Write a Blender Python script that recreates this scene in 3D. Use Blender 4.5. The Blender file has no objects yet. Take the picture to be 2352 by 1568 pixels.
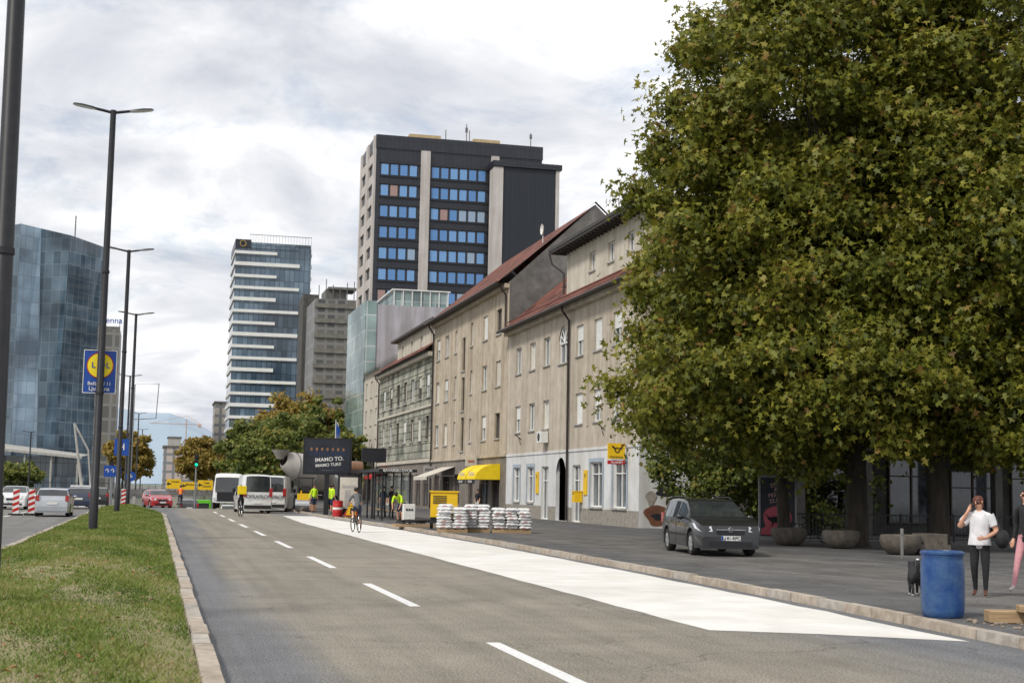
import bpy, bmesh, math, random
import numpy as np
from mathutils import Vector, Matrix
R=random.Random(7)
sc=bpy.context.scene; COL=sc.collection
rad=math.radians
# ---------------------------------------------------------------- materials
def mat(name,c1,c2=None,scale=3.,rough=.8,bump=0.,detail=5,metal=0.,spec=.4,streak=0.,dirt=0.,coat=0.,trans=0.,stretch=None,bscale=None):
    m=bpy.data.materials.new(name); m.use_nodes=True
    nt=m.node_tree; N=nt.nodes; L=nt.links; b=N['Principled BSDF']
    b.inputs['Roughness'].default_value=rough; b.inputs['Metallic'].default_value=metal
    b.inputs['Specular IOR Level'].default_value=spec
    if coat: b.inputs['Coat Weight'].default_value=coat; b.inputs['Coat Roughness'].default_value=.08
    tc=N.new('ShaderNodeTexCoord')
    vec=tc.outputs['Object']
    if stretch:
        mp=N.new('ShaderNodeMapping'); mp.inputs['Scale'].default_value=stretch; L.new(vec,mp.inputs['Vector']); vec=mp.outputs[0]
    if c2 is None: c2=tuple(x*.82 for x in c1)
    no=N.new('ShaderNodeTexNoise'); no.inputs['Scale'].default_value=scale; no.inputs['Detail'].default_value=detail; no.inputs['Roughness'].default_value=.62
    L.new(vec,no.inputs['Vector'])
    cr=N.new('ShaderNodeValToRGB'); cr.color_ramp.elements[0].position=.36; cr.color_ramp.elements[1].position=.66
    cr.color_ramp.elements[0].color=(*c2,1); cr.color_ramp.elements[1].color=(*c1,1)
    L.new(no.outputs['Fac'],cr.inputs[0]); col=cr.outputs[0]
    def mult(col,vec2,sc2,lo,p0=.35,p1=.6):
        n2=N.new('ShaderNodeTexNoise'); n2.inputs['Scale'].default_value=sc2; n2.inputs['Detail'].default_value=6; L.new(vec2,n2.inputs['Vector'])
        r2=N.new('ShaderNodeValToRGB'); r2.color_ramp.elements[0].position=p0; r2.color_ramp.elements[1].position=p1
        r2.color_ramp.elements[0].color=(lo,lo*.98,lo*.94,1); r2.color_ramp.elements[1].color=(1,1,1,1)
        L.new(n2.outputs['Fac'],r2.inputs[0])
        mx=N.new('ShaderNodeMix'); mx.data_type='RGBA'; mx.blend_type='MULTIPLY'; mx.inputs[0].default_value=1
        L.new(col,mx.inputs[6]); L.new(r2.outputs[0],mx.inputs[7]); return mx.outputs[2]
    if streak:
        mp=N.new('ShaderNodeMapping'); mp.inputs['Scale'].default_value=(1.6,1.6,.12); L.new(tc.outputs['Object'],mp.inputs['Vector'])
        col=mult(col,mp.outputs[0],1.1,1-streak)
    if dirt: col=mult(col,tc.outputs['Object'],.35,1-dirt)
    L.new(col,b.inputs['Base Color'])
    if bump:
        bn=N.new('ShaderNodeBump'); bn.inputs['Strength'].default_value=bump; bn.inputs['Distance'].default_value=.02
        n3=N.new('ShaderNodeTexNoise'); n3.inputs['Scale'].default_value=bscale or scale*5; n3.inputs['Detail'].default_value=4; L.new(vec,n3.inputs['Vector'])
        L.new(n3.outputs['Fac'],bn.inputs['Height']); L.new(bn.outputs[0],b.inputs['Normal'])
    return m
def gridmat(name,ca,cb,cm,w,h,ms=.06,rough=.12,metal=0.,offset=0.,spec=.8,bump=0.,big=0.):
    m=bpy.data.materials.new(name); m.use_nodes=True
    nt=m.node_tree; N=nt.nodes; L=nt.links; b=N['Principled BSDF']
    uv=N.new('ShaderNodeUVMap'); br=N.new('ShaderNodeTexBrick')
    br.offset=offset; br.squash=1
    br.inputs['Scale'].default_value=1; br.inputs['Brick Width'].default_value=w; br.inputs['Row Height'].default_value=h
    br.inputs['Mortar Size'].default_value=ms; br.inputs['Mortar Smooth'].default_value=.1; br.inputs['Bias'].default_value=0
    br.inputs['Color1'].default_value=(*ca,1); br.inputs['Color2'].default_value=(*cb,1); br.inputs['Mortar'].default_value=(*cm,1)
    L.new(uv.outputs[0],br.inputs['Vector']); col=br.outputs['Color']
    if big:
        n2=N.new('ShaderNodeTexNoise'); n2.inputs['Scale'].default_value=big; n2.inputs['Detail'].default_value=5; L.new(uv.outputs[0],n2.inputs['Vector'])
        r2=N.new('ShaderNodeValToRGB'); r2.color_ramp.elements[0].position=.38; r2.color_ramp.elements[1].position=.62
        r2.color_ramp.elements[0].color=(.45,.47,.5,1); r2.color_ramp.elements[1].color=(1.35,1.35,1.35,1)
        L.new(n2.outputs['Fac'],r2.inputs[0])
        mx=N.new('ShaderNodeMix'); mx.data_type='RGBA'; mx.blend_type='MULTIPLY'; mx.inputs[0].default_value=1
        L.new(col,mx.inputs[6]); L.new(r2.outputs[0],mx.inputs[7]); col=mx.outputs[2]
    L.new(col,b.inputs['Base Color'])
    b.inputs['Roughness'].default_value=rough; b.inputs['Specular IOR Level'].default_value=spec; b.inputs['Metallic'].default_value=metal
    bn=N.new('ShaderNodeBump'); bn.inputs['Strength'].default_value=.3 if bump==0 else bump; bn.inputs['Distance'].default_value=.03; bn.invert=True
    L.new(br.outputs['Fac'],bn.inputs['Height']); L.new(bn.outputs[0],b.inputs['Normal'])
    return m
def leafmat(name,cols,transl=.35,rough=.55):
    m=bpy.data.materials.new(name); m.use_nodes=True
    nt=m.node_tree; N=nt.nodes; L=nt.links; b=N['Principled BSDF']; out=N['Material Output']
    a=N.new('ShaderNodeAttribute'); a.attribute_name='tint'
    cr=N.new('ShaderNodeValToRGB'); e=cr.color_ramp.elements
    e[0].position=0; e[0].color=(*cols[0],1); e[1].position=1; e[1].color=(*cols[-1],1)
    for i,c in enumerate(cols[1:-1]):
        q=e.new((i+1)/(len(cols)-1)); q.color=(*c,1)
    L.new(a.outputs['Fac'],cr.inputs[0]); L.new(cr.outputs[0],b.inputs['Base Color'])
    b.inputs['Roughness'].default_value=rough; b.inputs['Specular IOR Level'].default_value=.35
    t=N.new('ShaderNodeBsdfTranslucent'); L.new(cr.outputs[0],t.inputs[0])
    mx=N.new('ShaderNodeMixShader'); mx.inputs[0].default_value=transl
    L.new(b.outputs[0],mx.inputs[1]); L.new(t.outputs[0],mx.inputs[2]); L.new(mx.outputs[0],out.inputs[0])
    return m
M={}
M['black']=mat('black_metal',(.012,.013,.016),(.02,.02,.024),8,.45)
M['rubber']=mat('rubber',(.018,.018,.018),(.03,.028,.026),9,.85)
M['white']=mat('white_paint',(.78,.78,.77),(.68,.68,.66),6,.5,dirt=.08)
M['whitecoat']=mat('white_coachwork',(.72,.73,.74),(.66,.66,.66),2,.3,coat=.6,dirt=.08)
M['frame']=mat('window_frame_white',(.75,.75,.73),(.66,.66,.63),5,.5)
M['darkframe']=mat('window_frame_brown',(.12,.09,.07),(.08,.06,.05),5,.6)
M['glass']=mat('window_glass',(.15,.17,.19),(.025,.03,.035),.9,.06,spec=1.)  # pale noise patches paint sky reflections into the dark pane colour
M['carglass']=mat('car_glass',(.02,.024,.026),(.035,.04,.042),2,.04,spec=1.)
M['stucco']=mat('beige_stucco',(.55,.49,.415),(.46,.405,.335),1.6,.92,.35,streak=.24,dirt=.12,bscale=18)
M['stucco2']=mat('tan_stucco',(.54,.465,.37),(.45,.385,.3),1.4,.92,.35,streak=.28,dirt=.16,bscale=18)
M['stucco3']=gridmat('banded_grey_green_stucco',(.34,.335,.275),(.29,.285,.23),(.12,.12,.09),40,.62,.05,.9,spec=.2,bump=.8,big=.5)
M['stucco4']=mat('light_stucco',(.57,.52,.44),(.49,.45,.38),1.6,.9,.3,streak=.2)
M['gfwhite']=mat('white_ground_floor_render',(.68,.69,.7),(.58,.59,.6),1.2,.85,.2,streak=.15,dirt=.08)
M['stone']=mat('grey_stone_plinth',(.34,.31,.27),(.22,.2,.17),4,.9,.4)
M['planter']=mat('weathered_planter_concrete',(.15,.13,.105),(.08,.07,.06),5,.95,.5)
M['gfdark']=mat('dark_ground_floor_render',(.25,.22,.19),(.17,.15,.13),2,.8,.2,dirt=.25)
M['firewall']=mat('rough_grey_gable_render',(.215,.208,.2),(.115,.112,.108),.9,.95,.6,dirt=.3,bscale=12)
M['concrete']=mat('concrete',(.46,.45,.43),(.37,.36,.34),1.2,.9,.25,streak=.2)
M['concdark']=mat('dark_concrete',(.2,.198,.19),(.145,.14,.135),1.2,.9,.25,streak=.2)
M['shade']=mat('dark_and_shaded_concrete',(.11,.105,.1),(.065,.063,.06),1.2,.9,.25,streak=.2)  # very dark base carries the tree shade on the pavilion walls and columns
M['tile']=gridmat('red_roof_tiles',(.26,.1,.068),(.18,.07,.05),(.07,.03,.025),.28,.25,.03,.8,offset=.5,spec=.2,bump=1.,big=.6)
M['darkroof']=mat('dark_sheet_roof',(.05,.045,.04),(.03,.028,.026),2,.6)
M['gutter']=mat('dark_gutter',(.025,.02,.018),(.04,.03,.028),5,.5)
M['yellow']=mat('yellow_fabric',(.85,.62,.01),(.75,.54,.01),3,.7)
M['ypaint']=mat('yellow_paint',(.8,.5,.01),(.7,.44,.01),3,.5)
M['red']=mat('red_paint',(.5,.02,.02),(.4,.015,.015),3,.4)
M['redsheet']=mat('dull_red_roof_trim',(.16,.035,.025),(.1,.02,.018),3,.6)
M['cream']=mat('cream_fabric',(.62,.58,.5),(.5,.47,.4),3,.8)
M['hivis']=mat('high_visibility_yellow',(.6,.85,.02),(.45,.7,.02),8,.7)
M['orange']=mat('orange_fabric',(.85,.2,.02),(.7,.15,.02),8,.7)
M['skin']=mat('skin',(.56,.31,.21),(.5,.26,.17),14,.5)
M['hairred']=mat('auburn_hair',(.14,.035,.015),(.07,.02,.01),60,.5,stretch=(1,1,.2))
M['hairdark']=mat('dark_brown_hair',(.03,.018,.012),(.015,.01,.008),60,.5,stretch=(1,1,.2))
M['tshirt']=mat('white_tshirt',(.72,.71,.72),(.6,.6,.62),9,.85,.2)
M['blackcloth']=mat('black_cloth',(.012,.012,.014),(.022,.022,.025),12,.85,.2)
M['pinkcloth']=mat('pink_trousers',(.6,.3,.32),(.48,.22,.25),9,.85,.2)
M['checked']=mat('grey_checked_shirt',(.2,.2,.2),(.07,.07,.08),30,.85)
M['navy']=mat('dark_blue_trousers',(.02,.03,.06),(.03,.04,.08),12,.85)
M['shoe']=mat('brown_shoe_leather',(.12,.05,.03),(.08,.03,.02),12,.5)
M['shoepink']=mat('pale_trainers',(.5,.42,.4),(.4,.35,.33),12,.6)
M['chrome']=mat('bare_steel',(.5,.5,.5),(.4,.4,.4),10,.3,metal=1.)
M['alu']=mat('grey_aluminium',(.3,.31,.32),(.24,.25,.26),5,.4,metal=.5)
M['blue']=mat('blue_sign_paint',(.01,.07,.35),(.01,.06,.3),3,.4)
M['wood']=mat('rough_timber',(.42,.29,.17),(.28,.19,.1),6,.85,.4,stretch=(.3,3,3))
M['bark']=mat('dark_bark',(.06,.05,.04),(.028,.023,.018),5,.95,.8,stretch=(1,1,.25))
M['lens']=mat('lamp_lens',(.6,.62,.65),(.45,.47,.5),8,.1,spec=1.)
M['redlens']=mat('red_lamp_lens',(.4,.01,.01),(.3,.01,.01),8,.15,spec=1.)
M['rim']=mat('wheel_cover_silver',(.42,.43,.45),(.34,.35,.36),8,.35,metal=.4)
M['bags']=mat('white_plastic_sacks',(.76,.75,.74),(.6,.6,.6),7,.5,.5)
M['weave']=mat('faded_lettering_red',(.5,.2,.18),(.4,.15,.14),8,.6)
M['weave2']=mat('faded_lettering_grey',(.3,.32,.36),(.2,.22,.26),8,.6)
M['lip']=mat('lips',(.35,.1,.09),(.3,.08,.07),8,.5)
M['drum']=mat('cement_mixer_drum_paint',(.46,.44,.41),(.34,.32,.3),1.2,.55,dirt=.3)
M['brown']=mat('brown_tank_steel',(.25,.14,.08),(.18,.1,.06),1.5,.5)
# ---------------------------------------------------------------- mesh builder
class MB:
    def __init__(s): s.v=[];s.f=[];s.m=[]
    def face(s,pts,m=0):
        i=len(s.v); s.v+=[tuple(p) for p in pts]; s.f.append(tuple(range(i,i+len(pts)))); s.m.append(m); return s
    def box(s,x0,y0,z0,x1,y1,z1,m=0):
        i=len(s.v)
        s.v+=[(x0,y0,z0),(x1,y0,z0),(x1,y1,z0),(x0,y1,z0),(x0,y0,z1),(x1,y0,z1),(x1,y1,z1),(x0,y1,z1)]
        for q in ((0,3,2,1),(4,5,6,7),(0,1,5,4),(1,2,6,5),(2,3,7,6),(3,0,4,7)): s.f.append(tuple(i+k for k in q)); s.m.append(m)
        return s
    def tube(s,pts,rs,n=8,m=0,cap=True):
        pts=[Vector(p) for p in pts]
        if not hasattr(rs,'__len__'): rs=[rs]*len(pts)
        rings=[]; ref=None
        for k,p in enumerate(pts):
            t=(pts[min(k+1,len(pts)-1)]-pts[max(k-1,0)])
            t=t.normalized() if t.length>1e-9 else Vector((0,0,1))
            if ref is None: ref=Vector((1,0,0)) if abs(t.x)<.8 else Vector((0,1,0))
            a=(ref-t*ref.dot(t)).normalized(); b=t.cross(a); ref=a
            i=len(s.v); rings.append(i)
            for j in range(n):
                an=2*math.pi*j/n; s.v.append(tuple(p+(a*math.cos(an)+b*math.sin(an))*rs[k]))
        for k in range(len(rings)-1):
            for j in range(n):
                s.f.append((rings[k]+j,rings[k]+(j+1)%n,rings[k+1]+(j+1)%n,rings[k+1]+j)); s.m.append(m)
        if cap:
            s.f.append(tuple(rings[0]+j for j in reversed(range(n)))); s.m.append(m)
            s.f.append(tuple(rings[-1]+j for j in range(n))); s.m.append(m)
        return s
    def lathe(s,prof,n=16,c=(0,0,0),m=0,axis='z'):
        i0=len(s.v)
        for r,z in prof:
            for j in range(n):
                a=2*math.pi*j/n
                if axis=='z': s.v.append((c[0]+r*math.cos(a),c[1]+r*math.sin(a),c[2]+z))
                elif axis=='y': s.v.append((c[0]+r*math.cos(a),c[1]+z,c[2]+r*math.sin(a)))
                else: s.v.append((c[0]+z,c[1]+r*math.cos(a),c[2]+r*math.sin(a)))
        for k in range(len(prof)-1):
            for j in range(n):
                s.f.append((i0+k*n+j,i0+k*n+(j+1)%n,i0+(k+1)*n+(j+1)%n,i0+(k+1)*n+j)); s.m.append(m)
        return s
    def ball(s,c,rx,ry,rz,n=12,m=0):
        k=max(5,n//2); pr=[(math.sin(math.pi*i/k),-math.cos(math.pi*i/k)) for i in range(k+1)]
        i0=len(s.v)
        s.lathe([(max(p[0],.001),p[1]) for p in pr],n,(0,0,0),m)
        for i in range(i0,len(s.v)):
            x,y,z=s.v[i]; s.v[i]=(c[0]+x*rx,c[1]+y*ry,c[2]+z*rz)
        return s
    def xf(s,mt,i0=0):
        for i in range(i0,len(s.v)): s.v[i]=tuple(mt@Vector(s.v[i]))
        return s
def mesh_of(name,mb,mats,smooth=None):
    me=bpy.data.meshes.new(name); me.from_pydata(mb.v,[],mb.f)
    for k in mats: me.materials.append(M[k] if isinstance(k,str) else k)
    me.polygons.foreach_set('material_index',mb.m)
    me.update()
    uvl=me.uv_layers.new(name='UVMap'); arr=np.zeros(len(me.loops)*2,dtype=np.float32)
    vs=mb.v
    for p in me.polygons:
        n=p.normal
        if abs(n.z)>.93: tx,ty=(1,0),None
        else:
            l=math.hypot(n.x,n.y) or 1; tx=(-n.y/l,n.x/l); ty=1
            if tx[0]+tx[1]<0: tx=(-tx[0],-tx[1])
        sz=1/max(.3,math.sqrt(max(0,1-n.z*n.z)))
        for li in range(p.loop_start,p.loop_start+p.loop_total):
            v=vs[me.loops[li].vertex_index]
            if ty: arr[li*2]=v[0]*tx[0]+v[1]*tx[1]; arr[li*2+1]=v[2]*sz
            else: arr[li*2]=v[0]; arr[li*2+1]=v[1]
    uvl.data.foreach_set('uv',arr)
    if smooth is not None:
        me.shade_smooth()
        me.set_sharp_from_angle(angle=rad(smooth))
    return me
def obj(name,data,parent=None,loc=(0,0,0),rz=0,**pr):
    o=bpy.data.objects.new(name,data); COL.objects.link(o)
    if parent: o.parent=parent
    o.location=loc; o.rotation_euler=(0,0,rad(rz))
    for k,v in pr.items(): o[k]=v
    return o
def build(name,mb,mats,parent=None,smooth=None,loc=(0,0,0),rz=0,**pr):
    return obj(name,mesh_of(name,mb,mats,smooth),parent,loc,rz,**pr)
def thing(name,label,cat,loc=(0,0,0),rz=0,group=None):
    o=obj(name,None,None,loc,rz,label=label,category=cat); o.empty_display_size=.3
    if group: o['group']=group
    return o
def copytree(src,loc=None,rz=None,parent=None,label=None):
    o=src.copy(); COL.objects.link(o)
    if parent is not None: o.parent=parent
    if loc is not None: o.location=loc
    if rz is not None: o.rotation_euler=(0,0,rad(rz))
    if label: o['label']=label
    for c in src.children: copytree(c,parent=o)
    return o
_tc={}
def lettering(parent,s,size,loc,rz=0,m='white',name='lettering',tilt=0):
    key=(s,size,m,tilt)
    if key not in _tc:
        cu=bpy.data.curves.new('t','FONT'); cu.body=s; cu.size=size; cu.align_x='CENTER'; cu.align_y='CENTER'; cu.extrude=.002; cu.offset=size*.012
        t=bpy.data.objects.new('t',cu); COL.objects.link(t)
        bpy.context.view_layer.update()
        me=bpy.data.meshes.new_from_object(t.evaluated_get(bpy.context.evaluated_depsgraph_get()))
        bpy.data.objects.remove(t); bpy.data.curves.remove(cu)
        me.materials.clear(); me.materials.append(M[m]); me.name='lettering'
        me.transform(Matrix.Rotation(rad(tilt),4,'Z')); me.transform(Matrix.Rotation(rad(90),4,'X'))
        _tc[key]=me
    return obj(name,_tc[key],parent,loc,rz)
# ---------------------------------------------------------------- camera
psi,th,rho=rad(13.9),rad(6.0),.019
fw=Vector((math.sin(psi)*math.cos(th),math.cos(psi)*math.cos(th),math.sin(th)))
r0=Vector((math.cos(psi),-math.sin(psi),0)); u0=r0.cross(fw)
rr=r0*math.cos(rho)+u0*math.sin(rho); uu=u0*math.cos(rho)-r0*math.sin(rho)
cd=bpy.data.cameras.new('camera'); cd.lens=50; cd.sensor_width=36; cd.clip_end=20000; cd.clip_start=.1
cd.dof.use_dof=True; cd.dof.focus_distance=40; cd.dof.aperture_fstop=4
cam=bpy.data.objects.new('camera',cd); COL.objects.link(cam)
mw=Matrix((( rr.x,uu.x,-fw.x,0),(rr.y,uu.y,-fw.y,0),(rr.z,uu.z,-fw.z,1.72),(0,0,0,1)))
cam.matrix_world=mw; sc.camera=cam
# ---------------------------------------------------------------- world, sun
w=bpy.data.worlds.new('World'); sc.world=w; w.use_nodes=True
nt=w.node_tree; N=nt.nodes; L=nt.links; bg=N['Background']; bg.inputs[1].default_value=.15
SE,SA=rad(46),rad(236)
sky=N.new('ShaderNodeTexSky'); sky.sky_type='NISHITA'; sky.sun_disc=False; sky.sun_elevation=SE; sky.sun_rotation=SA; sky.dust_density=2
tc=N.new('ShaderNodeTexCoord'); sp=N.new('ShaderNodeSeparateXYZ'); L.new(tc.outputs['Generated'],sp.inputs[0])
def mth(op,a,b=None,cl=False):
    n=N.new('ShaderNodeMath'); n.operation=op; n.use_clamp=cl
    for i,x in enumerate((a,b)):
        if x is None: continue
        if isinstance(x,(int,float)): n.inputs[i].default_value=x
        else: L.new(x,n.inputs[i])
    return n.outputs[0]
zz=mth('ADD',mth('MAXIMUM',sp.outputs[2],0.),.22)
cb=N.new('ShaderNodeCombineXYZ'); L.new(mth('DIVIDE',sp.outputs[0],zz),cb.inputs[0]); L.new(mth('DIVIDE',sp.outputs[1],zz),cb.inputs[1])
def noise(scale,det,ro,off,dist=.3):
    mp=N.new('ShaderNodeMapping'); mp.inputs['Location'].default_value=off; L.new(cb.outputs[0],mp.inputs[0])
    n=N.new('ShaderNodeTexNoise'); n.inputs['Scale'].default_value=scale; n.inputs['Detail'].default_value=det; n.inputs['Roughness'].default_value=ro; n.inputs['Distortion'].default_value=dist
    L.new(mp.outputs[0],n.inputs['Vector']); return n.outputs['Fac']
def ramp(f,stops):
    c=N.new('ShaderNodeValToRGB'); e=c.color_ramp.elements
    e[0].position,e[0].color=stops[0][0],(*stops[0][1],1); e[1].position,e[1].color=stops[-1][0],(*stops[-1][1],1)
    for p,cc in stops[1:-1]: q=e.new(p); q.color=(*cc,1)
    L.new(f,c.inputs[0]); return c.outputs[0]
cl=ramp(noise(2.0,9,.56,(3.1,1.7,0),.5),[(.3,(3.4,3.6,4.1)),(.43,(4.8,4.95,5.35)),(.52,(6.0,6.1,6.35)),(.64,(8.5,8.4,8.3))])
mask=ramp(noise(3.0,7,.62,(8.3,4.2,2)),[(.36,(.6,.6,.6)),(.47,(1,1,1))])
mx=N.new('ShaderNodeMix'); mx.data_type='RGBA'; L.new(mask,mx.inputs[0])
L.new(sky.outputs[0],mx.inputs[6]); L.new(cl,mx.inputs[7]); L.new(mx.outputs[2],bg.inputs[0])
sd=bpy.data.lights.new('sun','SUN'); sd.energy=2.8; sd.angle=rad(10); sd.color=(1,.95,.87)
so=bpy.data.objects.new('sun',sd); COL.objects.link(so)
dirv=Vector((math.sin(SA)*math.cos(SE),math.cos(SA)*math.cos(SE),math.sin(SE)))
so.rotation_euler=dirv.to_track_quat('Z','Y').to_euler(); so.location=(-20,-20,40)
sc.view_settings.view_transform='Standard'; sc.view_settings.look='None'; sc.view_settings.exposure=0
# ---------------------------------------------------------------- ground
def sm(a,b,x):
    t=min(1,max(0,(x-a)/(b-a))); return t*t*(3-2*t)
def dip(y): return -3.4*(sm(108,180,y)-sm(290,370,y))
def kx(y):
    pts=[(-20,9.3),(5,9.5),(15,9.9),(20,10.2),(30,10.5),(45,10.65),(60,10.4),(75,9.9),(90,9.4),(110,9.3),(500,9.3)]
    for (a,xa),(b,xb) in zip(pts,pts[1:]):
        if y<=b: return xa+(xb-xa)*(y-a)/(b-a)
    return 9.3
def medr(y): return .44-2.0*sm(78,106,y)
def strip(ys,fa,fb,z,m=0,mb=None,fz=None):
    mb=mb or MB()
    for a,b in zip(ys,ys[1:]):
        za=z+(fz(a) if fz else 0); zb=z+(fz(b) if fz else 0)
        mb.face([(fa(a),a,za),(fb(a),a,za),(fb(b),b,zb),(fa(b),b,zb)],m)
    return mb
def structure(name,mb,mats,label,**k):
    return build(name,mb,mats,None,kind='structure',label=label,category=name.replace('_',' '),**k)
M['earth']=mat('distant_ground',(.16,.17,.13),(.1,.12,.08),.02,.95)
mb=MB(); xs=[-6000,-400,-16.6,-16.5,10.98,11.,400,6000]; ys=[-150,0,60,108]+list(range(115,371,8))+[375,600,1500,9000]
for a,b in zip(xs,xs[1:]):
    for c,d in zip(ys,ys[1:]):
        def gz(x,y): return -.03+(dip(y) if -16.55<x<10.99 else 0)
        mb.face([(a,c,gz(a,c)),(b,c,gz(b,c)),(b,d,gz(b,d)),(a,d,gz(a,d))])
structure('ground',mb,['earth'],'flat ground sheet reaching to the horizon')
def asphalt(name,grey,tan,x0,x1,x2,x3,skidlo=.75,biglo=.82):
    m=bpy.data.materials.new(name); m.use_nodes=True; N=m.node_tree.nodes; L=m.node_tree.links; b=N['Principled BSDF']
    tc=N.new('ShaderNodeTexCoord'); s=N.new('ShaderNodeSeparateXYZ'); L.new(tc.outputs['Object'],s.inputs[0])
    mp=N.new('ShaderNodeMapping'); mp.inputs['Scale'].default_value=(1,.12,1); L.new(tc.outputs['Object'],mp.inputs[0])
    n1=N.new('ShaderNodeTexNoise'); n1.inputs['Scale'].default_value=.9; n1.inputs['Detail'].default_value=6; L.new(mp.outputs[0],n1.inputs['Vector'])
    ad=N.new('ShaderNodeMath'); ad.operation='MULTIPLY_ADD'; ad.inputs[1].default_value=2.6; L.new(n1.outputs['Fac'],ad.inputs[0]); L.new(s.outputs[0],ad.inputs[2])
    def mr(a,c,d,e):
        q=N.new('ShaderNodeMapRange'); q.interpolation_type='SMOOTHSTEP'; q.inputs[1].default_value=a; q.inputs[2].default_value=c; q.inputs[3].default_value=d; q.inputs[4].default_value=e; L.new(ad.outputs[0],q.inputs[0]); return q.outputs[0]
    mu=N.new('ShaderNodeMath'); mu.operation='MULTIPLY'; L.new(mr(x0+1.3,x1+1.3,0,1),mu.inputs[0]); L.new(mr(x2+1.3,x3+1.3,1,0),mu.inputs[1])
    def nz(scale,det,ro,vec): 
        n=N.new('ShaderNodeTexNoise'); n.inputs['Scale'].default_value=scale; n.inputs['Detail'].default_value=det; n.inputs['Roughness'].default_value=ro; L.new(vec,n.inputs['Vector']); return n.outputs['Fac']
    O=tc.outputs['Object']
    fine=nz(42,3,.6,O); big=nz(.6,8,.7,O)
    mp3=N.new('ShaderNodeMapping'); mp3.inputs['Scale'].default_value=(.3,2.2,1); mp3.inputs['Rotation'].default_value=(0,0,.2); L.new(O,mp3.inputs[0]); skid=nz(1.1,6,.72,mp3.outputs[0])
    mp4=N.new('ShaderNodeMapping'); mp4.inputs['Scale'].default_value=(2.2,.05,1); L.new(O,mp4.inputs[0]); track=nz(1.0,4,.6,mp4.outputs[0])
    mx=N.new('ShaderNodeMix'); mx.data_type='RGBA'; mx.inputs[6].default_value=(*grey,1); mx.inputs[7].default_value=(*tan,1); L.new(mu.outputs[0],mx.inputs[0])
    def mul(col,f,p0,c0,p1,c1):
        r=N.new('ShaderNodeValToRGB'); r.color_ramp.elements[0].position=p0; r.color_ramp.elements[1].position=p1; r.color_ramp.elements[0].color=(c0,c0,c0,1); r.color_ramp.elements[1].color=(c1,c1,c1,1); L.new(f,r.inputs[0])
        k=N.new('ShaderNodeMix'); k.data_type='RGBA'; k.blend_type='MULTIPLY'; k.inputs[0].default_value=1; L.new(col,k.inputs[6]); L.new(r.outputs[0],k.inputs[7]); return k.outputs[2]
    c=mul(mx.outputs[2],fine,.36,.45,.64,1.55); c=mul(c,big,.36,biglo,.62,1.08); c=mul(c,skid,.27,skidlo,.38,1); c=mul(c,track,.36,.86,.6,1.06)
    vo=N.new('ShaderNodeTexVoronoi'); vo.feature='DISTANCE_TO_EDGE'; vo.inputs['Scale'].default_value=.16
    wn=N.new('ShaderNodeTexNoise'); wn.inputs['Scale'].default_value=1.2; wn.inputs['Detail'].default_value=5; L.new(O,wn.inputs['Vector'])
    vm=N.new('ShaderNodeVectorMath'); vm.operation='MULTIPLY_ADD'; vm.inputs[1].default_value=(1.6,1.6,0); L.new(wn.outputs['Color'],vm.inputs[0]); L.new(O,vm.inputs[2]); L.new(vm.outputs[0],vo.inputs['Vector'])
    c=mul(c,vo.outputs['Distance'],.0006,.6,.0022,1)
    L.new(c,b.inputs['Base Color']); b.inputs['Roughness'].default_value=.85; b.inputs['Specular IOR Level'].default_value=.25
    bn=N.new('ShaderNodeBump'); bn.inputs['Strength'].default_value=.5; bn.inputs['Distance'].default_value=.01; L.new(fine,bn.inputs['Height']); L.new(bn.outputs[0],b.inputs['Normal'])
    return m
M['asph']=asphalt('worn_tan_asphalt',(.155,.158,.163),(.24,.216,.175),.9,2.2,6.2,9.0)
M['asph2']=asphalt('grey_asphalt',(.16,.16,.16),(.18,.175,.16),-16,-13,-6,-3)
M['pave']=asphalt('dark_fresh_asphalt',(.115,.113,.112),(.145,.137,.128),11,13,16,19,.6,.6)
ys=[-12,0,5,10,15,20,25,30,37,45,52,60,68,75,82,90,96,102,108]; yl=ys+list(range(115,371,8))+[380,600,1200]
structure('road',strip(yl,lambda y:medr(y)+.2 if y<108 else -2.8,lambda y:kx(y),0,fz=dip),['asph'],'wide worn asphalt carriageway with tan tint')
structure('far_side_road',strip(yl,lambda y:-16.4,lambda y:-3.55,0,fz=dip),['asph2'],'grey asphalt carriageway beyond the grass median')
M['lanewhite']=mat('road_marking_white',(.8,.8,.79),(.6,.6,.58),22,.7,.2)
M['lanestrip']=mat('white_coated_lane',(.77,.755,.72),(.67,.655,.62),1.3,.75,.15,dirt=.1,bscale=60,detail=9)
mb=MB()
sy=[17.3]+[18+i*1. for i in range(69)]
rg=random.Random(9); jit={y:rg.uniform(-.025,.025) for y in sy}
for a,b in zip(sy,sy[1:]):
    la=6.95+(0 if a<70 else (a-70)*.03)+jit[a]; lb=6.95+(0 if b<70 else (b-70)*.03)+jit[b]
    mb.face([(la,a,.004),(kx(a)-.28+jit[a]*1.5,a,.004),(kx(b)-.28+jit[b]*1.5,b,.004),(lb,b,.004)])
mb.face([(6.95+jit[17.3],17.3,.004),(8.2,16.75,.004),(9.72,15.75,.004),(kx(17.3)-.28+jit[17.3]*1.5,17.3,.004)])
structure('bus_lane_surface',mb,['lanestrip'],'bright white freshly coated lane strip beside the kerb')
y=11.
while y<100:
    structure('lane_marking',MB().box(3.72,y,.003,3.88,y+5,.007),['lanewhite'],'white painted lane dash on the asphalt'); y+=10
mb=MB()
for x in (-7.2,-10.6):
    y=20
    while y<105: mb.box(x,y,.003,x+.14,y+4,.007); y+=9
structure('far_lane_markings',mb,['lanewhite'],'white lane dashes on the far carriageway')
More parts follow.
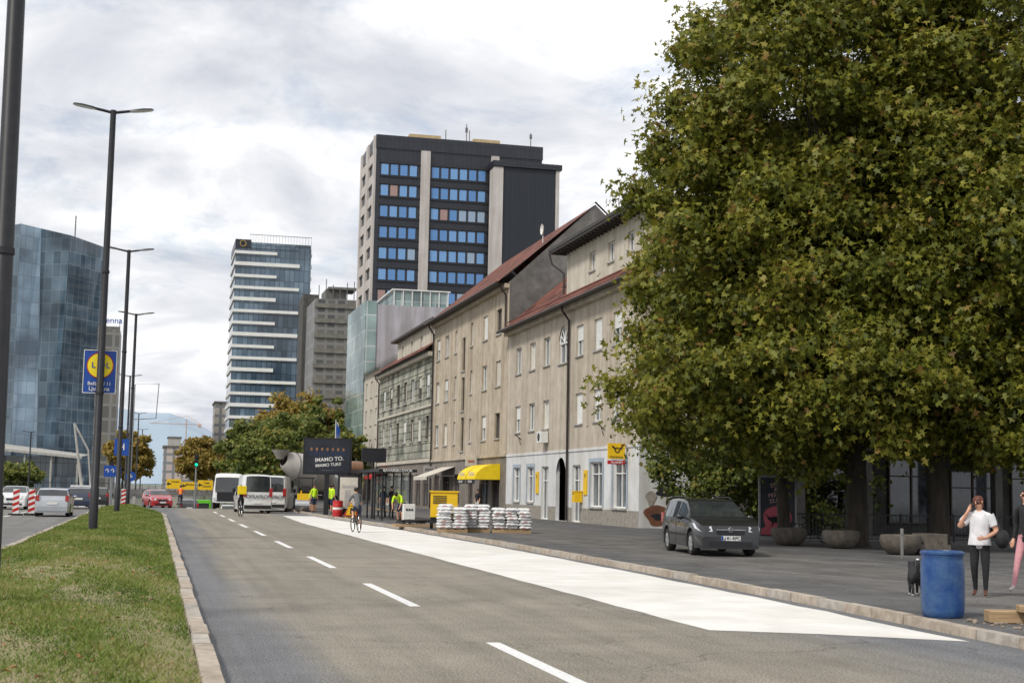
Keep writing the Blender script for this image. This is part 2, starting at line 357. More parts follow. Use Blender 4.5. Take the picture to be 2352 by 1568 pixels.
def kerb(ys,fx,wd,h,name,label):
    mb=MB()
    y=ys[0]
    while y<ys[1]:
        y2=min(y+.985,ys[1]); j=R.uniform(-.014,.014); jz=R.uniform(-.01,.01)
        a=fx(y)+j; b=fx(y2)+j
        z=h+jz
        P=[(a,y,-.02),(a+wd,y,-.02),(b+wd,y2,-.02),(b,y2,-.02),(a+.012,y,z),(a+wd-.012,y,z),(b+wd-.012,y2,z),(b+.012,y2,z)]
        i=len(mb.v); mb.v+=P
        for q in ((4,5,6,7),(0,1,5,4),(1,2,6,5),(2,3,7,6),(3,0,4,7)): mb.f.append(tuple(i+t for t in q)); mb.m.append(R.choice((0,0,1)))
        y+=1.
    structure(name,mb,['kerbA','kerbB'],label)
M['kerbA']=mat('pale_beige_kerb_stone',(.5,.43,.355),(.32,.27,.215),5,.9,.4,dirt=.2)
M['kerbB']=mat('grey_kerb_stone',(.45,.41,.36),(.3,.27,.23),6,.9,.4)
kerb((-10,120),lambda y:kx(y),.2,.13,'kerb','pale beige stone kerb along the pavement')
kerb((-10,106),lambda y:medr(y),.2,.13,'median_kerb','worn stone kerb edging the grass median')
kerb((-10,106),lambda y:-3.6,.2,.12,'outer_median_kerb','stone kerb on the far side of the median')
mb=strip([y for y in ys if y<=108]+[120,200],lambda y:kx(y)+.2,lambda y:22.,.118)
mb.face([(22,-12,.118),(90,-12,.118),(90,200,.118),(22,200,.118)])
structure('pavement',mb,['pave'],'dark patchy asphalt pavement in front of the buildings')
mb=MB()
for (a,b) in (((12.4,44),(19.5,23)),((14.2,46),(20.9,24.5)),((12.2,30),(17,18))):
    mb.face([(a[0],a[1],.122),(a[0]+.06,a[1],.122),(b[0]+.06,b[1],.122),(b[0],b[1],.122)])
M['faint']=mat('faded_white_marking',(.45,.45,.43),(.15,.15,.14),9,.9)
structure('parking_lines',mb,['faint'],'faded white lines crossing the pavement')
def mz(x,y):
    t=(x+1.5)/1.95; return .1+.2*max(0,1-t*t)+.025*math.sin(x*3+y*.7)
M['soil']=mat('grassy_soil',(.19,.19,.075),(.27,.215,.13),1.5,.95,.5)
mb=MB(); my=[-10+i*2 for i in range(59)]
nx=9
for a,b in zip(my,my[1:]):
    for i in range(nx):
        def P(i,y):
            x=-3.4+(medr(min(y,106))+3.4)*i/nx; return (x,y,mz(x,y) if 0<i<nx else .09)
        mb.face([P(i,a),P(i+1,a),P(i+1,b),P(i,b)])
structure('median_ground',mb,['soil'],'raised soil strip between the carriageways',smooth=60)
def raw_mesh(name,co,k,n,mats,tint=None):
    me=bpy.data.meshes.new(name); me.vertices.add(n*k); me.vertices.foreach_set('co',co.astype(np.float32).ravel())
    me.loops.add(n*k); me.loops.foreach_set('vertex_index',np.arange(n*k,dtype=np.int32))
    me.polygons.add(n); me.polygons.foreach_set('loop_start',np.arange(0,n*k,k,dtype=np.int32))
    me.update(calc_edges=True)
    for q in mats: me.materials.append(q)
    if tint is not None:
        a=me.attributes.new('tint','FLOAT','FACE'); a.data.foreach_set('value',tint.astype(np.float32))
    return me
rng=np.random.default_rng(3)
n=260000
y=7+ (rng.random(n)**2.)*95; x=-3.35+rng.random(n)*3.78
xm=.42-2.0*np.clip((y-78)/28,0,1)**2*(3-2*np.clip((y-78)/28,0,1)); keep=x<xm
pat=np.sin(x*2.3+y*.6)+np.sin(y*1.13-x*1.7)+np.sin(x*5+y*2.1)*.6+np.sin(x*9.1-y*3.3)*.4
bare=(np.exp(-((x+2.2)**2/.45+(y-13.7)**2/1.2))*1.1+np.exp(-((x+1.3)**2/.8+(y-26)**2/8))*1.0+np.exp(-((x+2.4)**2/.4+(y-19.5)**2/2))*.7+np.exp(-((x-.15)**2/.03+(y-16)**2/60))*.6+np.exp(-((x+1.9)**2/.5+(y-38)**2/12))*.7)
bare=bare*(.7+.3*np.sin(x*11+y*7))
keep&=rng.random(n)>bare*.93
x,y,pat,bare=x[keep],y[keep],pat[keep],bare[keep]; n=len(x)
zg=.1+.2*np.clip(1-((x+1.5)/1.95)**2,0,1)+.025*np.sin(x*3+y*.7)-.01
h=(.016+.04*rng.random(n)**1.8)*(1+np.clip(y/45,0,1)*.7)*(1+.3*pat/2); wd=(.0035+.004*rng.random(n))*(1+y/22)
an=rng.random(n)*6.283; lx=rng.normal(0,.75,n)*h; ly=rng.normal(0,.75,n)*h
co=np.zeros((n,3,3)); co[:,0]=np.stack([x-np.cos(an)*wd,y-np.sin(an)*wd,zg],1); co[:,1]=np.stack([x+np.cos(an)*wd,y+np.sin(an)*wd,zg],1); co[:,2]=np.stack([x+lx,y+ly,zg+h],1)
M['grassm']=leafmat('grass_blades',[(.06,.1,.014),(.115,.175,.024),(.185,.24,.042),(.29,.27,.1),(.4,.33,.19)],.3)
tint=np.clip(.33+.1*pat+rng.normal(0,.12,n)+np.where(rng.random(n)<.09,.4,0)+.45*np.clip(bare,0,1),0,1)
obj('grass',raw_mesh('grass',co,3,n,[M['grassm']],tint),kind='stuff',label='patchy short green grass with dry blades',category='grass')
n=420; x=rng.uniform(-3.2,.3,n); y=8+rng.random(n)**1.6*45
an=rng.random(n)*6.28; s=rng.uniform(.02,.045,n); zg=.13+.2*np.clip(1-((x+1.5)/1.95)**2,0,1)
co=np.zeros((n,4,3))
for k,(a,b) in enumerate(((0,0),(1,.6),(2,0),(1,-.6))):
    ca,sa=np.cos(an),np.sin(an); co[:,k]=np.stack([x+s*(a*ca-b*sa),y+s*(a*sa+b*ca),zg+.02*(k%2)],1)
M['dryleaf']=leafmat('fallen_leaves',[(.16,.06,.025),(.32,.15,.05),(.38,.26,.09)],.1)
obj('fallen_leaves',raw_mesh('fallen_leaves',co,4,n,[M['dryleaf']],rng.random(n)),kind='stuff',label='scattered brown fallen leaves on the grass',category='leaves')
M['hill']=mat('haze_tinted_hillside',(.36,.43,.51),(.31,.39,.47),.004,1.)  # pale blue base colour stands in for distance haze
mb=MB(); hx=[-2600+i*60 for i in range(90)]
def hz(x): return 120+165*math.exp(-((x+150)/330)**2)+80*math.exp(-((x-500)/500)**2)+14*math.sin(x*.02)+9*math.sin(x*.051+1)+60*math.exp(-((x+1300)/500)**2)
for a,b in zip(hx,hx[1:]):
    mb.face([(a,5200,-5),(b,5200,-5),(b,5500,hz(b)*.8),(a,5500,hz(a)*.8)]); mb.face([(a,5500,hz(a)*.8),(b,5500,hz(b)*.8),(b,5800,hz(b)),(a,5800,hz(a))])
structure('hills',mb,['hill'],'hazy blue mountain ridge on the horizon',smooth=60)
# ---------------------------------------------------------------- buildings
_w={}
def wunit(w,h,kind,fr):
    key=(round(w,2),round(h,2),kind,fr)
    if key in _w: return _w[key]
    hw=w/2
    pane=mesh_of('window',MB().face([(.2,-hw,0),(.2,hw,0),(.2,hw,h),(.2,-hw,h)]),['glass'])
    f=MB(); t=.07
    f.box(.12,-hw,0,.195,-hw+t,h); f.box(.12,hw-t,0,.195,hw,h); f.box(.12,-hw+t,0,.195,hw-t,t); f.box(.12,-hw+t,h-t,.195,hw-t,h)
    if kind in('two','blind','half','shop','curtain'): f.box(.125,-.035,t,.19,.035,h-t)
    if kind=='shop': f.box(.127,-hw+t,h*.72,.188,-.035,h*.72+.06); f.box(.127,.035,h*.72,.188,hw-t,h*.72+.06)
    frame=mesh_of('frame',f,[fr]); sill=mesh_of('sill',MB().box(-.09,-hw-.08,-.09,.19,hw+.08,-.002),['concrete'])
    bl=None
    if kind in('blind','half'):
        z0=.02 if kind=='blind' else h*.5; b=MB(); n=int((h-z0)/.07)
        for i in range(n):
            z=z0+(h-z0)*i/n; b.face([(.1,-hw+.01,z),(.1,hw-.01,z),(.112,hw-.01,z+(h-z0)/n),(.112,-hw+.01,z+(h-z0)/n)])
        bl=mesh_of('shutter',b,['frame' if fr=='frame' else 'cream'])
    if kind=='curtain':
        b=MB().face([(.197,-hw+t,t),(.197,-.2*hw,t),(.197,-.45*hw,h-t),(.197,-hw+t,h-t)]).face([(.197,hw-t,t),(.197,.3*hw,t),(.197,.5*hw,h-t),(.197,hw-t,h-t)]); bl=mesh_of('shutter',b,['cream'])
    _w[key]=(pane,frame,sill,bl); return _w[key]
def add_window(par,x,y,z,w,h,kind='two',fr='frame',rz=0,name='window'):
    p,f,s,b=wunit(w,h,kind,fr)
    o=obj(name,p,par,(x,y,z),rz); obj('frame',f,o)
    if name=='window': obj('sill',s,o)
    if b: obj('shutter' if kind!='curtain' else 'curtain',b,o)
    return o
def wallx(mb,x0,y0,y1,z0,z1,holes,depth=.2,mfun=lambda z:0,arches=()):
    Y=sorted({y0,y1}|{round(v,4) for h in holes for v in(h[0]-h[2]/2,h[0]+h[2]/2)})
    Z=sorted({z0,z1}|{round(v,4) for h in holes for v in(h[1],h[1]+h[3])}|{zz for zz in(.9,4.) if z0<zz<z1})
    for a,b in zip(Y,Y[1:]):
        if b-a<1e-4: continue
        for c,d in zip(Z,Z[1:]):
            ym,zm=(a+b)/2,(c+d)/2
            if any(abs(ym-h[0])<h[2]/2 and h[1]<zm<h[1]+h[3] for h in holes): continue
            mb.face([(x0,b,c),(x0,a,c),(x0,a,d),(x0,b,d)],mfun(zm))
    for h in holes:
        a,b,c,d=h[0]-h[2]/2,h[0]+h[2]/2,h[1],h[1]+h[3]; m=mfun((c+d)/2); X=x0+depth
        mb.face([(x0,a,c),(X,a,c),(X,a,d),(x0,a,d)],m); mb.face([(x0,b,c),(x0,b,d),(X,b,d),(X,b,c)],m)
        mb.face([(x0,a,d),(X,a,d),(X,b,d),(x0,b,d)],m); mb.face([(x0,a,c),(x0,b,c),(X,b,c),(X,a,c)],m)
    for (yc,zb,w,h) in arches:
        r=w/2; zc=zb+h-r
        for s in(-1,1):
            arc=[(x0,yc+s*r*math.cos(t),zc+r*math.sin(t)) for t in[i*math.pi/16 for i in range(9)]]
            mb.face(arc+[(x0,yc+s*r,zb+h)],mfun(zb+h))
def downpipe(par,x,y,z0,z1):
    build('downpipe',MB().tube([(x-.55,y,z1),(x-.5,y,z1-.25),(x-.12,y,z1-.75),(x-.12,y,z0)],.07,8),['gutter'],par,smooth=50)
B1=thing('apartment_building','three storey beige apartment block with white ground floor','building')
X0=22.
cols=[87.,83.6,80.3,76.8,73.6,70.3,67.1]
H=[];A=[];wins=[]
for i,y in enumerate(cols):
    if i==3: H.append((y,8.95,1.9,2.1)); A.append((y,8.95,1.9,2.1)); wins.append((y,8.95,1.9,2.1,'two'))
    else: H.append((y,9.1,1.35,1.65)); wins.append((y,9.1,1.35,1.65,['two','curtain','two','two','half','blind','half'][i]))
    if i!=3: H.append((y,5.4,1.35,1.65)); wins.append((y,5.4,1.35,1.65,['half','two','curtain','two','blind','half','two'][i]))
for y,zb,w_,h_ in((87,1.1,1.6,2.1),(83.6,1.1,1.6,2.1),(70.3,1.0,2.1,2.3),(66.5,1.0,2.1,2.3)): H.append((y,zb,w_,h_)); wins.append((y,zb,w_,h_,'shop'))
doors=[(80.3,.14,1.5,3.05),(73.9,.14,1.5,3.05)]
H+=doors; H.append((76.95,.14,2.,3.5)); A.append((76.95,.14,2.,3.5))
mf=lambda z:(2 if z<.9 else 1) if z<4 else 0
mb=MB(); wallx(mb,X0,63.6,89.8,0,12.,H,.22,mf,A)
mb.face([(X0,63.6,0),(34,63.6,0),(34,63.6,4),(X0,63.6,4)],1); mb.face([(X0,63.6,4),(34,63.6,4),(34,63.6,12),(X0,63.6,12)],0)
mb.face([(34,63.6,0),(34,89.8,0),(34,89.8,12),(34,63.6,12)],0); mb.face([(X0,89.79,0),(34,89.79,0),(34,89.79,12),(X0,89.79,12)],0)
mb.box(X0+1.2,76,0,X0+1.25,78,3.7,2)
build('wall',mb,['stucco','gfwhite','stone'],B1)
for y,z,w_,h_,k in wins: add_window(B1,X0,y,z,w_,h_,k)
M['surround']=mat('pale_blue_window_surround',(.36,.42,.48),(.3,.36,.42),3,.7)
for y,z,w_,h_,k in wins:
    if k=='shop':
        sur=MB().face([(X0-.02,y-w_/2-.22,z),(X0-.02,y-w_/2,z),(X0-.02,y-w_/2,z+h_),(X0-.02,y+w_/2,z+h_),(X0-.02,y+w_/2,z),(X0-.02,y+w_/2+.22,z),(X0-.02,y+w_/2+.22,z+h_+.2),(X0-.02,y-w_/2-.22,z+h_+.2)])
        build('window_surround',sur,['surround'],B1)
am=MB()
for k in range(1,6): t=k*math.pi/6; am.tube([(X0+.1,76.8,10.1),(X0+.1,76.8+.9*math.cos(t),10.1+.9*math.sin(t))],.03,4)
am.tube([(X0+.1,76.8+.92*math.cos(k*math.pi/12),10.1+.92*math.sin(k*math.pi/12)) for k in range(13)],.05,4); am.box(X0+.08,75.9,10.05,X0+.119,77.7,10.13)
build('arched_frame',am,['frame'],B1)
for y,z,w_,h_ in doors: add_window(B1,X0,y,z,w_,h_,'shop','frame',name='door')
build('cornice',MB().box(X0-.35,63.4,11.72,X0-.003,89.7,12.),['stucco'],B1)
build('string_course',MB().box(X0-.05,63.5,3.92,X0-.003,89.7,4.06),['gfwhite'],B1)
mb=MB(); mb.face([(21.3,63.3,12.02),(21.3,89.75,12.02),(22.62,89.75,13.1),(22.62,63.3,13.1)]); mb.face([(22.62,78.4,13.1),(22.62,89.75,13.1),(25.9,89.75,15.9),(25.9,78.4,15.9)])
mb.face([(25.9,78.4,15.9),(25.9,89.75,15.9),(34.2,89.75,12.5),(34.2,78.4,12.5)]); mb.face([(21.3,63.3,11.98),(21.3,89.75,11.98),(34,89.75,11.98),(34,63.3,11.98)],1)
mb.face([(22,89.76,12),(25.9,89.76,15.9),(34,89.76,12.5)],1)
rf=build('roof',mb,['tile','darkroof'],B1)
build('skylight',MB().box(-.5,-.6,0,.5,.6,.08).xf(Matrix.Translation((24.2,83,14.55))@Matrix.Rotation(rad(-41),4,'Y')),['glass'],rf)
build('gutter',MB().tube([(21.22,63.2,11.98),(21.22,89.8,11.98)],.09,8),['gutter'],B1,smooth=50)
build('snow_guard',MB().tube([(21.66,63.6,12.55),(21.66,89.5,12.55)],.04,5),['redsheet'],B1)
DH=[(73.4,13.75,1.0,1.05),(70.1,13.75,1.0,1.05),(66.9,13.75,1.0,1.05)]
mb=MB(); wallx(mb,22.6,64,78.4,13.0,15.5,DH,.2); mb.face([(22.6,78.4,13),(34,78.4,13),(34,78.4,15.5),(22.6,78.4,15.5)]); mb.face([(22.6,64,12),(34,64,12),(34,64,15.5),(22.6,64,15.5)])
dm=build('attic_storey',mb,['stucco4'],B1)
for y,z,w_,h_ in DH: add_window(dm,22.6,y,z,w_,h_,R.choice(['two','half']))
mb=MB().box(21.75,63.2,15.5,34.5,79.3,15.62); mb.box(21.7,63.15,15.62,34.6,79.35,15.8)
for i in range(24): mb.box(21.9,63.6+i*.65,15.38,22.58,63.7+i*.65,15.497)
build('attic_roof',mb,['darkroof'],B1)
downpipe(B1,X0,75.35,.2,11.95)
build('downpipe',MB().tube([(21.75,79.2,15.5),(21.9,79.1,14.9),(22.45,78.5,14.3),(22.45,78.5,13.1)],.06,8),['gutter'],B1,smooth=50)
for y in(86,69): build('flag_bracket',MB().tube([(X0,y,4.9),(X0-.35,y,5.2)],.03,6).tube([(X0-.18,y,5.05),(X0-.05,y,4.6)],.02,6),['black'],B1)
mu=MB()
M['mur1']=mat('mural_rust_paint',(.2,.085,.045),(.12,.05,.03),2,.8); 
def blob(mb,cx,cz,rx,rz_,y,m,n=20,ph=0,wv=.12): mb.face([(cx+rx*math.cos(t)*(1+wv*math.sin(3*t+ph)),y,cz+rz_*math.sin(t)) for t in[2*math.pi*i/n for i in range(n)]],m)
blob(mu,22.9,.7,.6,.5,63.59,0,wv=.25); blob(mu,24.0,1.1,.7,.55,63.588,1,ph=1,wv=.2); blob(mu,24.9,.8,.6,.6,63.586,0,ph=2,wv=.2); blob(mu,23.4,1.9,.6,.3,63.584,1,ph=2,wv=.3); blob(mu,25.2,1.9,.5,.35,63.582,2)
blob(mu,22.95,.65,.3,.16,63.58,1,wv=.3); blob(mu,24.1,1.2,.22,.2,63.578,3); blob(mu,22.6,1.5,.25,.35,63.576,2,wv=.3)
build('mural',mu,['mur1','blackcloth','stone','cream'],B1)
ac=build('air_conditioner',MB().box(-.5,-.45,0,-.05,.45,.65),['white'],B1,loc=(X0,80.0,4.55)); build('fan_grille',MB().lathe([(.24,0),(.24,-.02),(.06,-.03)],16,(-.5,0,.32),axis='x'),['black'],ac)
# B2
B2=thing('tenement_building','tall tan four storey house with steep red roof','building')
H=[];wins=[]
ki=0
for z in(5.2,8.7,12.2):
    for y in(92.6,96.7,110.3,113.8): H.append((y,z,1.45,1.7)); wins.append((y,z,1.45,1.7,['two','half','curtain','two','blind'][ki%5],'frame' if ki%4 else 'darkframe')); ki+=1
    for y in(101.1,106.8): H.append((y,z,.8,1.7)); wins.append((y,z,.8,1.7,'one','frame'))
for z in(4.6,7.6,10.6,): H.append((103.9,z,1.1,2.5)); wins.append((103.9,z,1.1,2.5,'one','darkframe'))
gf=[(92.7,.14,2.0,2.9),(96.2,.6,2.8,2.2),(100.6,.14,1.6,2.9),(105.5,.7,2.2,2.2),(109.5,.7,2.4,2.2),(113.6,.7,2.4,2.2)]
H+=gf; mb=MB(); wallx(mb,X0,89.82,115.8,0,15.4,H,.22,lambda z:1 if z<3.95 else 0)
mb.face([(22,89.81,12),(34,89.81,12),(34,89.81,15.3),(27.8,89.81,20.9),(22,89.81,15.4)],2)
mb.face([(22,115.8,0),(34,115.8,0),(34,115.8,15.3),(27.8,115.8,20.9),(22,115.8,15.4)],2)
build('wall',mb,['stucco2','gfdark','firewall'],B2)
for y,z,w_,h_,k,fr in wins: add_window(B2,X0,y,z,w_,h_,k,fr)
for y,z,w_,h_ in gf: add_window(B2,X0,y,z,w_,h_,'shop','darkframe',name='shop_window')
mb=MB(); mb.face([(21.2,90.0,15.35),(21.2,115.7,15.35),(27.8,115.7,20.9),(27.8,90,20.9)]); mb.face([(27.8,90,20.9),(27.8,115.7,20.9),(34.4,115.7,15.3),(34.4,90,15.3)]); mb.face([(21.2,90,15.3),(21.2,115.7,15.3),(22,115.7,15.3),(22,90,15.3)],1)
rf=build('roof',mb,['tile','darkroof'],B2)
build('parapet',MB().face([(21.6,89.7,15.6),(27.8,89.7,21.1),(27.8,90.05,21.1),(21.6,90.05,15.6)]).face([(27.8,89.7,21.1),(34,89.7,15.6),(34,90.05,15.6),(27.8,90.05,21.1)]),['darkroof'],B2)
build('satellite_dish',MB().lathe([(.4,0),(.3,.08),(.01,.14)],14,(25.5,95,20.0),axis='x').tube([(25.6,95,18.8),(25.6,95,20)],.03,6),['white'],rf,smooth=50)
build('gutter',MB().tube([(21.12,89.9,15.3),(21.12,115.8,15.3)],.09,8),['gutter'],B2,smooth=50)
build('cornice',MB().box(X0-.3,89.9,15.,X0-.003,115.7,15.28),['stucco2'],B2)
build('string_course',MB().box(X0-.12,89.9,3.96,X0-.003,115.7,4.15),['stucco2'],B2)
downpipe(B2,X0,90.3,12.2,15.3); downpipe(B2,X0,115.5,.2,15.3)
# B3
B3=thing('rendered_house','grey green banded townhouse with attic dormer','building')
cols=[118.2,121.9,125.6,129.4,133.4,137.6,141.9]; H=[];wins=[]
for z,h_ in((5.9,2.),(9.5,2.)):
    for y in cols: H.append((y,z,1.7,h_)); wins.append((y,z,1.7,h_,R.choice(['two','curtain','half'])))
gf=[(y,.3,2.6,2.7) for y in cols]; H+=gf
mb=MB(); wallx(mb,X0,115.82,145,0,13.2,H,.22,lambda z:1 if z<4 else 0); mb.face([(22,145,0),(34,145,0),(34,145,13),(22,145,13)])
build('wall',mb,['stucco3','gfdark'],B3)
for y,z,w_,h_,k in wins: add_window(B3,X0,y,z,w_,h_,k,R.choice(['frame','darkframe']))
for y,z,w_,h_ in gf: add_window(B3,X0,y,z,w_,h_,'shop','darkframe',name='shop_window')
mb=MB(); mb.face([(21.2,115.9,13.3),(21.2,145,13.3),(26,145,16.8),(26,115.9,16.8)]); mb.face([(26,115.9,16.8),(26,145,16.8),(34,145,13),(34,115.9,13)]); mb.face([(21.2,115.9,13.2),(21.2,145,13.2),(22,145,13.2),(22,115.9,13.2)],1)
build('roof',mb,['tile','darkroof'],B3)
for za,zb,d in((12.8,13.15,.45),(8.6,8.8,.15),(4.0,4.3,.15)): build('cornice',MB().box(X0-d,115.9,za,X0-.003,144.9,zb),['stucco4'],B3)
DH=[(y,14.1,1.1,1.2) for y in(119.5,124.5,129.5,134.5)]
mb=MB(); wallx(mb,22.5,117,137.5,13.4,15.9,DH,.2); mb.face([(22.5,137.5,13.4),(27,137.5,13.4),(27,137.5,15.9),(22.5,137.5,15.9)]); mb.face([(22.5,117,13.4),(27,117,13.4),(27,117,15.9),(22.5,117,15.9)])
dm=build('dormer',mb,['stucco4'],B3)
for y,z,w_,h_ in DH: add_window(dm,22.5,y,z,w_,h_,'two')
build('dormer_roof',MB().box(21.9,116.4,15.9,28,138.2,16.1),['darkroof'],B3)
downpipe(B3,X0,145,.2,13.2)
# B4
B4=thing('narrow_house','narrow beige townhouse with small windows','building')
H=[(y,z,1.2,1.7) for z in(5.2,8.4,11.4) for y in(147.4,151.,154.6)]; gf=[(y,.4,2.4,2.5) for y in(147.6,151.,154.4)]
mb=MB(); wallx(mb,X0,145.02,156.6,0,14.2,H+gf,.2,lambda z:1 if z<4 else 0); build('wall',mb,['stucco4','gfdark'],B4)
for y,z,w_,h_ in H: add_window(B4,X0,y,z,w_,h_,'two')
for y,z,w_,h_ in gf: add_window(B4,X0,y,z,w_,h_,'shop','darkframe',name='shop_window')
build('roof',MB().face([(21.4,145,14.2),(21.4,156.7,14.2),(26,156.7,17),(26,145,17)]).face([(26,145,17),(26,156.7,17),(34,156.7,14),(34,145,14)]),['tile'],B4)
# B5 glass office
B5=thing('glass_office','grey walled office with green glass street front','building')
M['greenglass']=gridmat('green_curtain_wall',(.13,.2,.19),(.25,.34,.32),(.4,.43,.43),1.3,1.75,.06,.12,spec=.8,big=.15)
M['bluegl']=gridmat('blue_curtain_wall',(.05,.085,.12),(.13,.185,.24),(.03,.04,.05),1.5,3.6,.09,.1,spec=.8,big=.07)
M['violet']=mat('violet_grey_panel_wall',(.43,.42,.45),(.37,.36,.39),.6,.7,streak=.25)
build('wall',MB().box(23.2,157,0,37,172,22.2),['violet'],B5)
build('glass_facade',MB().box(21.9,156.9,2,23.18,172,22.6),['greenglass'],B5)
p=MB().box(25.2,157.3,22.23,31.4,170,23.9); build('penthouse',p,['greenglass'],B5)
ph=MB(); 
for i in range(7): ph.box(25.1+i*1.03,157.15,22.24,25.2+i*1.03,157.28,23.95)
ph.box(24.9,157.1,23.96,31.6,170.2,24.1)
build('penthouse_frame',ph,['frame'],B5)
# dark tower
T=thing('office_tower','dark office tower with blue windows and pale strips','building')
M['darkclad']=gridmat('dark_blue_cladding',(.016,.019,.028),(.022,.026,.036),(.008,.009,.012),.75,1.7,.04,.35,spec=.5)
M['ribclad']=gridmat('dark_ribbed_cladding',(.018,.022,.032),(.02,.025,.035),(.011,.013,.018),.45,30,.05,.5,spec=.4)
M['pale']=mat('pale_pinkish_concrete',(.56,.52,.5),(.48,.44,.42),.3,.85,streak=.2)
build('wall',MB().box(32.3,224,0,60,240,58.2),['darkclad'],T)
tp=MB().box(32.2,223.85,56.4,60.1,240.1,58.6); build('parapet',tp,['darkclad'],T)
for a,b in((39.6,41.1),(51.3,52.6)): build('concrete_strip',MB().box(a,223.5,0,b,223.98,56.38),['pale'],T)
for a,b in((224.,225.2),(230.6,233.2),(238.6,240)): build('concrete_strip',MB().box(31.9,a,0,32.28,b,58.4),['pale'],T)
build('stair_block',MB().box(52.6,220.5,0,61.4,223.45,54),['ribclad'],T)
build('concrete_edge',MB().box(51.0,220.3,0,52.55,223.4,53.9),['pale'],T); build('concrete_edge',MB().box(61.43,220.3,0,62,224.5,53.9),['pale'],T)
build('stair_block_cap',MB().box(50.8,220.1,54.02,62.4,224.4,54.9),['darkclad'],T)
for i in range(16):
    sp_=MB().box(31.98,225.25,3+i*3.42,32.27,230.55,4.5+i*3.42); build('spandrel',sp_,['pale'],T)
    sp_=MB().box(31.98,233.25,3+i*3.42,32.27,238.55,4.5+i*3.42); build('spandrel',sp_,['pale'],T)
wcol=[mat('painted_reflection_glass_%s'%a,c,d,.3,.15,spec=.9) for a,c,d in(('deep',(.09,.25,.54),(.07,.2,.45)),('light',(.16,.34,.62),(.12,.28,.55)),('pale',(.3,.4,.52),(.24,.33,.46)),('tan',(.36,.23,.2),(.3,.18,.15)))]  # base colours hold the reflected sky, painted into the panes
wm=[]
for c in wcol: wm.append(mesh_of('window',MB().box(-.58,-.08,0,.58,-.003,1.75),[c]))
stuff=MB()
for r_ in range(16):
    z=52.1-r_*3.42
    if z<1: break
    for g,(xa,n) in enumerate(((33.75,4),(42.05,6))):
        for i in range(n):
            x=xa+i*1.55
            if r_<8:
                obj('window',R.choice([wm[0],wm[0],wm[0],wm[1],wm[1],wm[2],wm[3]] if R.random()<.75 else [wm[0],wm[1]]),T,(x,224,z))
            else: stuff.box(x-.58,223.92,z,x+.58,223.997,z+1.75)
build('lower_windows',stuff,[wcol[0]],T,kind='stuff')
for i in range(16):
    z=51.75-i*3.42
    if z<1: break
    fr=MB().box(32.9,223.8,z,39.55,223.99,z+.25).box(32.9,223.8,z+2.2,39.55,223.99,z+2.4).box(41.2,223.8,z,50.9,223.99,z+.25).box(41.2,223.8,z+2.2,50.9,223.99,z+2.4)
    build('ledge',fr,['black'],T)
tanbox=mat('tan_roof_box',(.5,.38,.2),(.4,.3,.16),1,.6)
build('roof_box',MB().box(37.8,225,58.6,43,230,59.4),[tanbox],T); build('roof_box',MB().box(48.5,225,58.6,53,230,59.4),[tanbox],T)
rt=MB().box(43,226,58.6,48.5,232,59.2)
for x,h_ in((47.5,3.2),(48.,2.2),(44,2.),(58.5,2.6)): rt.tube([(x,226,58.6),(x,226,58.8+h_)],.08,5)
rt.box(47.3,225.9,60.6,47.7,226.1,61.4); rt.box(58.3,225.9,60.4,58.7,226.1,61.1)
build('antenna',rt,['concdark'],T)
# hotel tower
I=thing('hotel_tower','white banded glass hotel high rise','building')
build('wall',MB().box(20.9,440,0,43.9,466,76.5).box(40,442,0,44.2,468,75.5),['bluegl'],I)
for i in range(20):
    z=4+i*3.62
    q=MB(); s=.9 if i%3 else 1.1
    q.box(20.6,439.6,z,33.5,466,z+s); q.box(33.5,440.6 if i%2 else 439.5,z,40.5,466,z+s); q.box(40.5,441.3,z+.3,44.4,468,z+s+.3)
    build('floor_band',q,['white'],I)
build('crown',MB().box(20.7,439.7,74.6,25.5,466,77.2),['darkclad'],I)
build('crown_glass',MB().box(25.52,439.75,74.6,40,466,76.4),['bluegl'],I)
rl=MB()
for i in range(22): rl.box(25+i*.9,439.9,76.5,25.08+i*.9,440,78.8)
rl.box(25,439.9,78.8,44,440.02,79.); build('roof_railing',rl,['alu'],I)
em=MB(); blob(em,23.,75.9,.95,1.,439.6,0,wv=0); em.lathe([(1.0,0),(.9,-.12),(.8,0)],20,(23.,439.58,75.9),1,axis='y')
build('emblem',em,['black',mat('gold_emblem',(.6,.42,.15),(.5,.35,.1),3,.4)],I)
G=thing('slab_block','grey office block with horizontal window rows','building')
M['gridgrey']=gridmat('grey_windowed_facade',(.07,.075,.078),(.17,.16,.135),(.2,.195,.185),2.1,3.2,.3,.4,spec=.5)
build('wall',MB().box(31.2,300,0,44,318,41.5),['gridgrey'],G)
bandm=mat('brown_grey_band',(.2,.19,.165),(.15,.14,.125),1,.8)
for i in range(13): build('floor_band',MB().box(31.1,299.7,1.2+i*3.2,44.1,299.98,2.1+i*3.2),[bandm],G)
rf=MB().box(33.5,302,41.5,38,310,43.8).box(34,301,43.8,40,308,44.3)
for i in range(7): rf.tube([(32+i*1.5,301,41.5),(32+i*1.5,301,43+R.random()*3)],.1,5)
build('roof_plant',rf,['concdark'],G)
build('side_block',MB().box(30.6,320,0,34,330,45),['shade'],G)
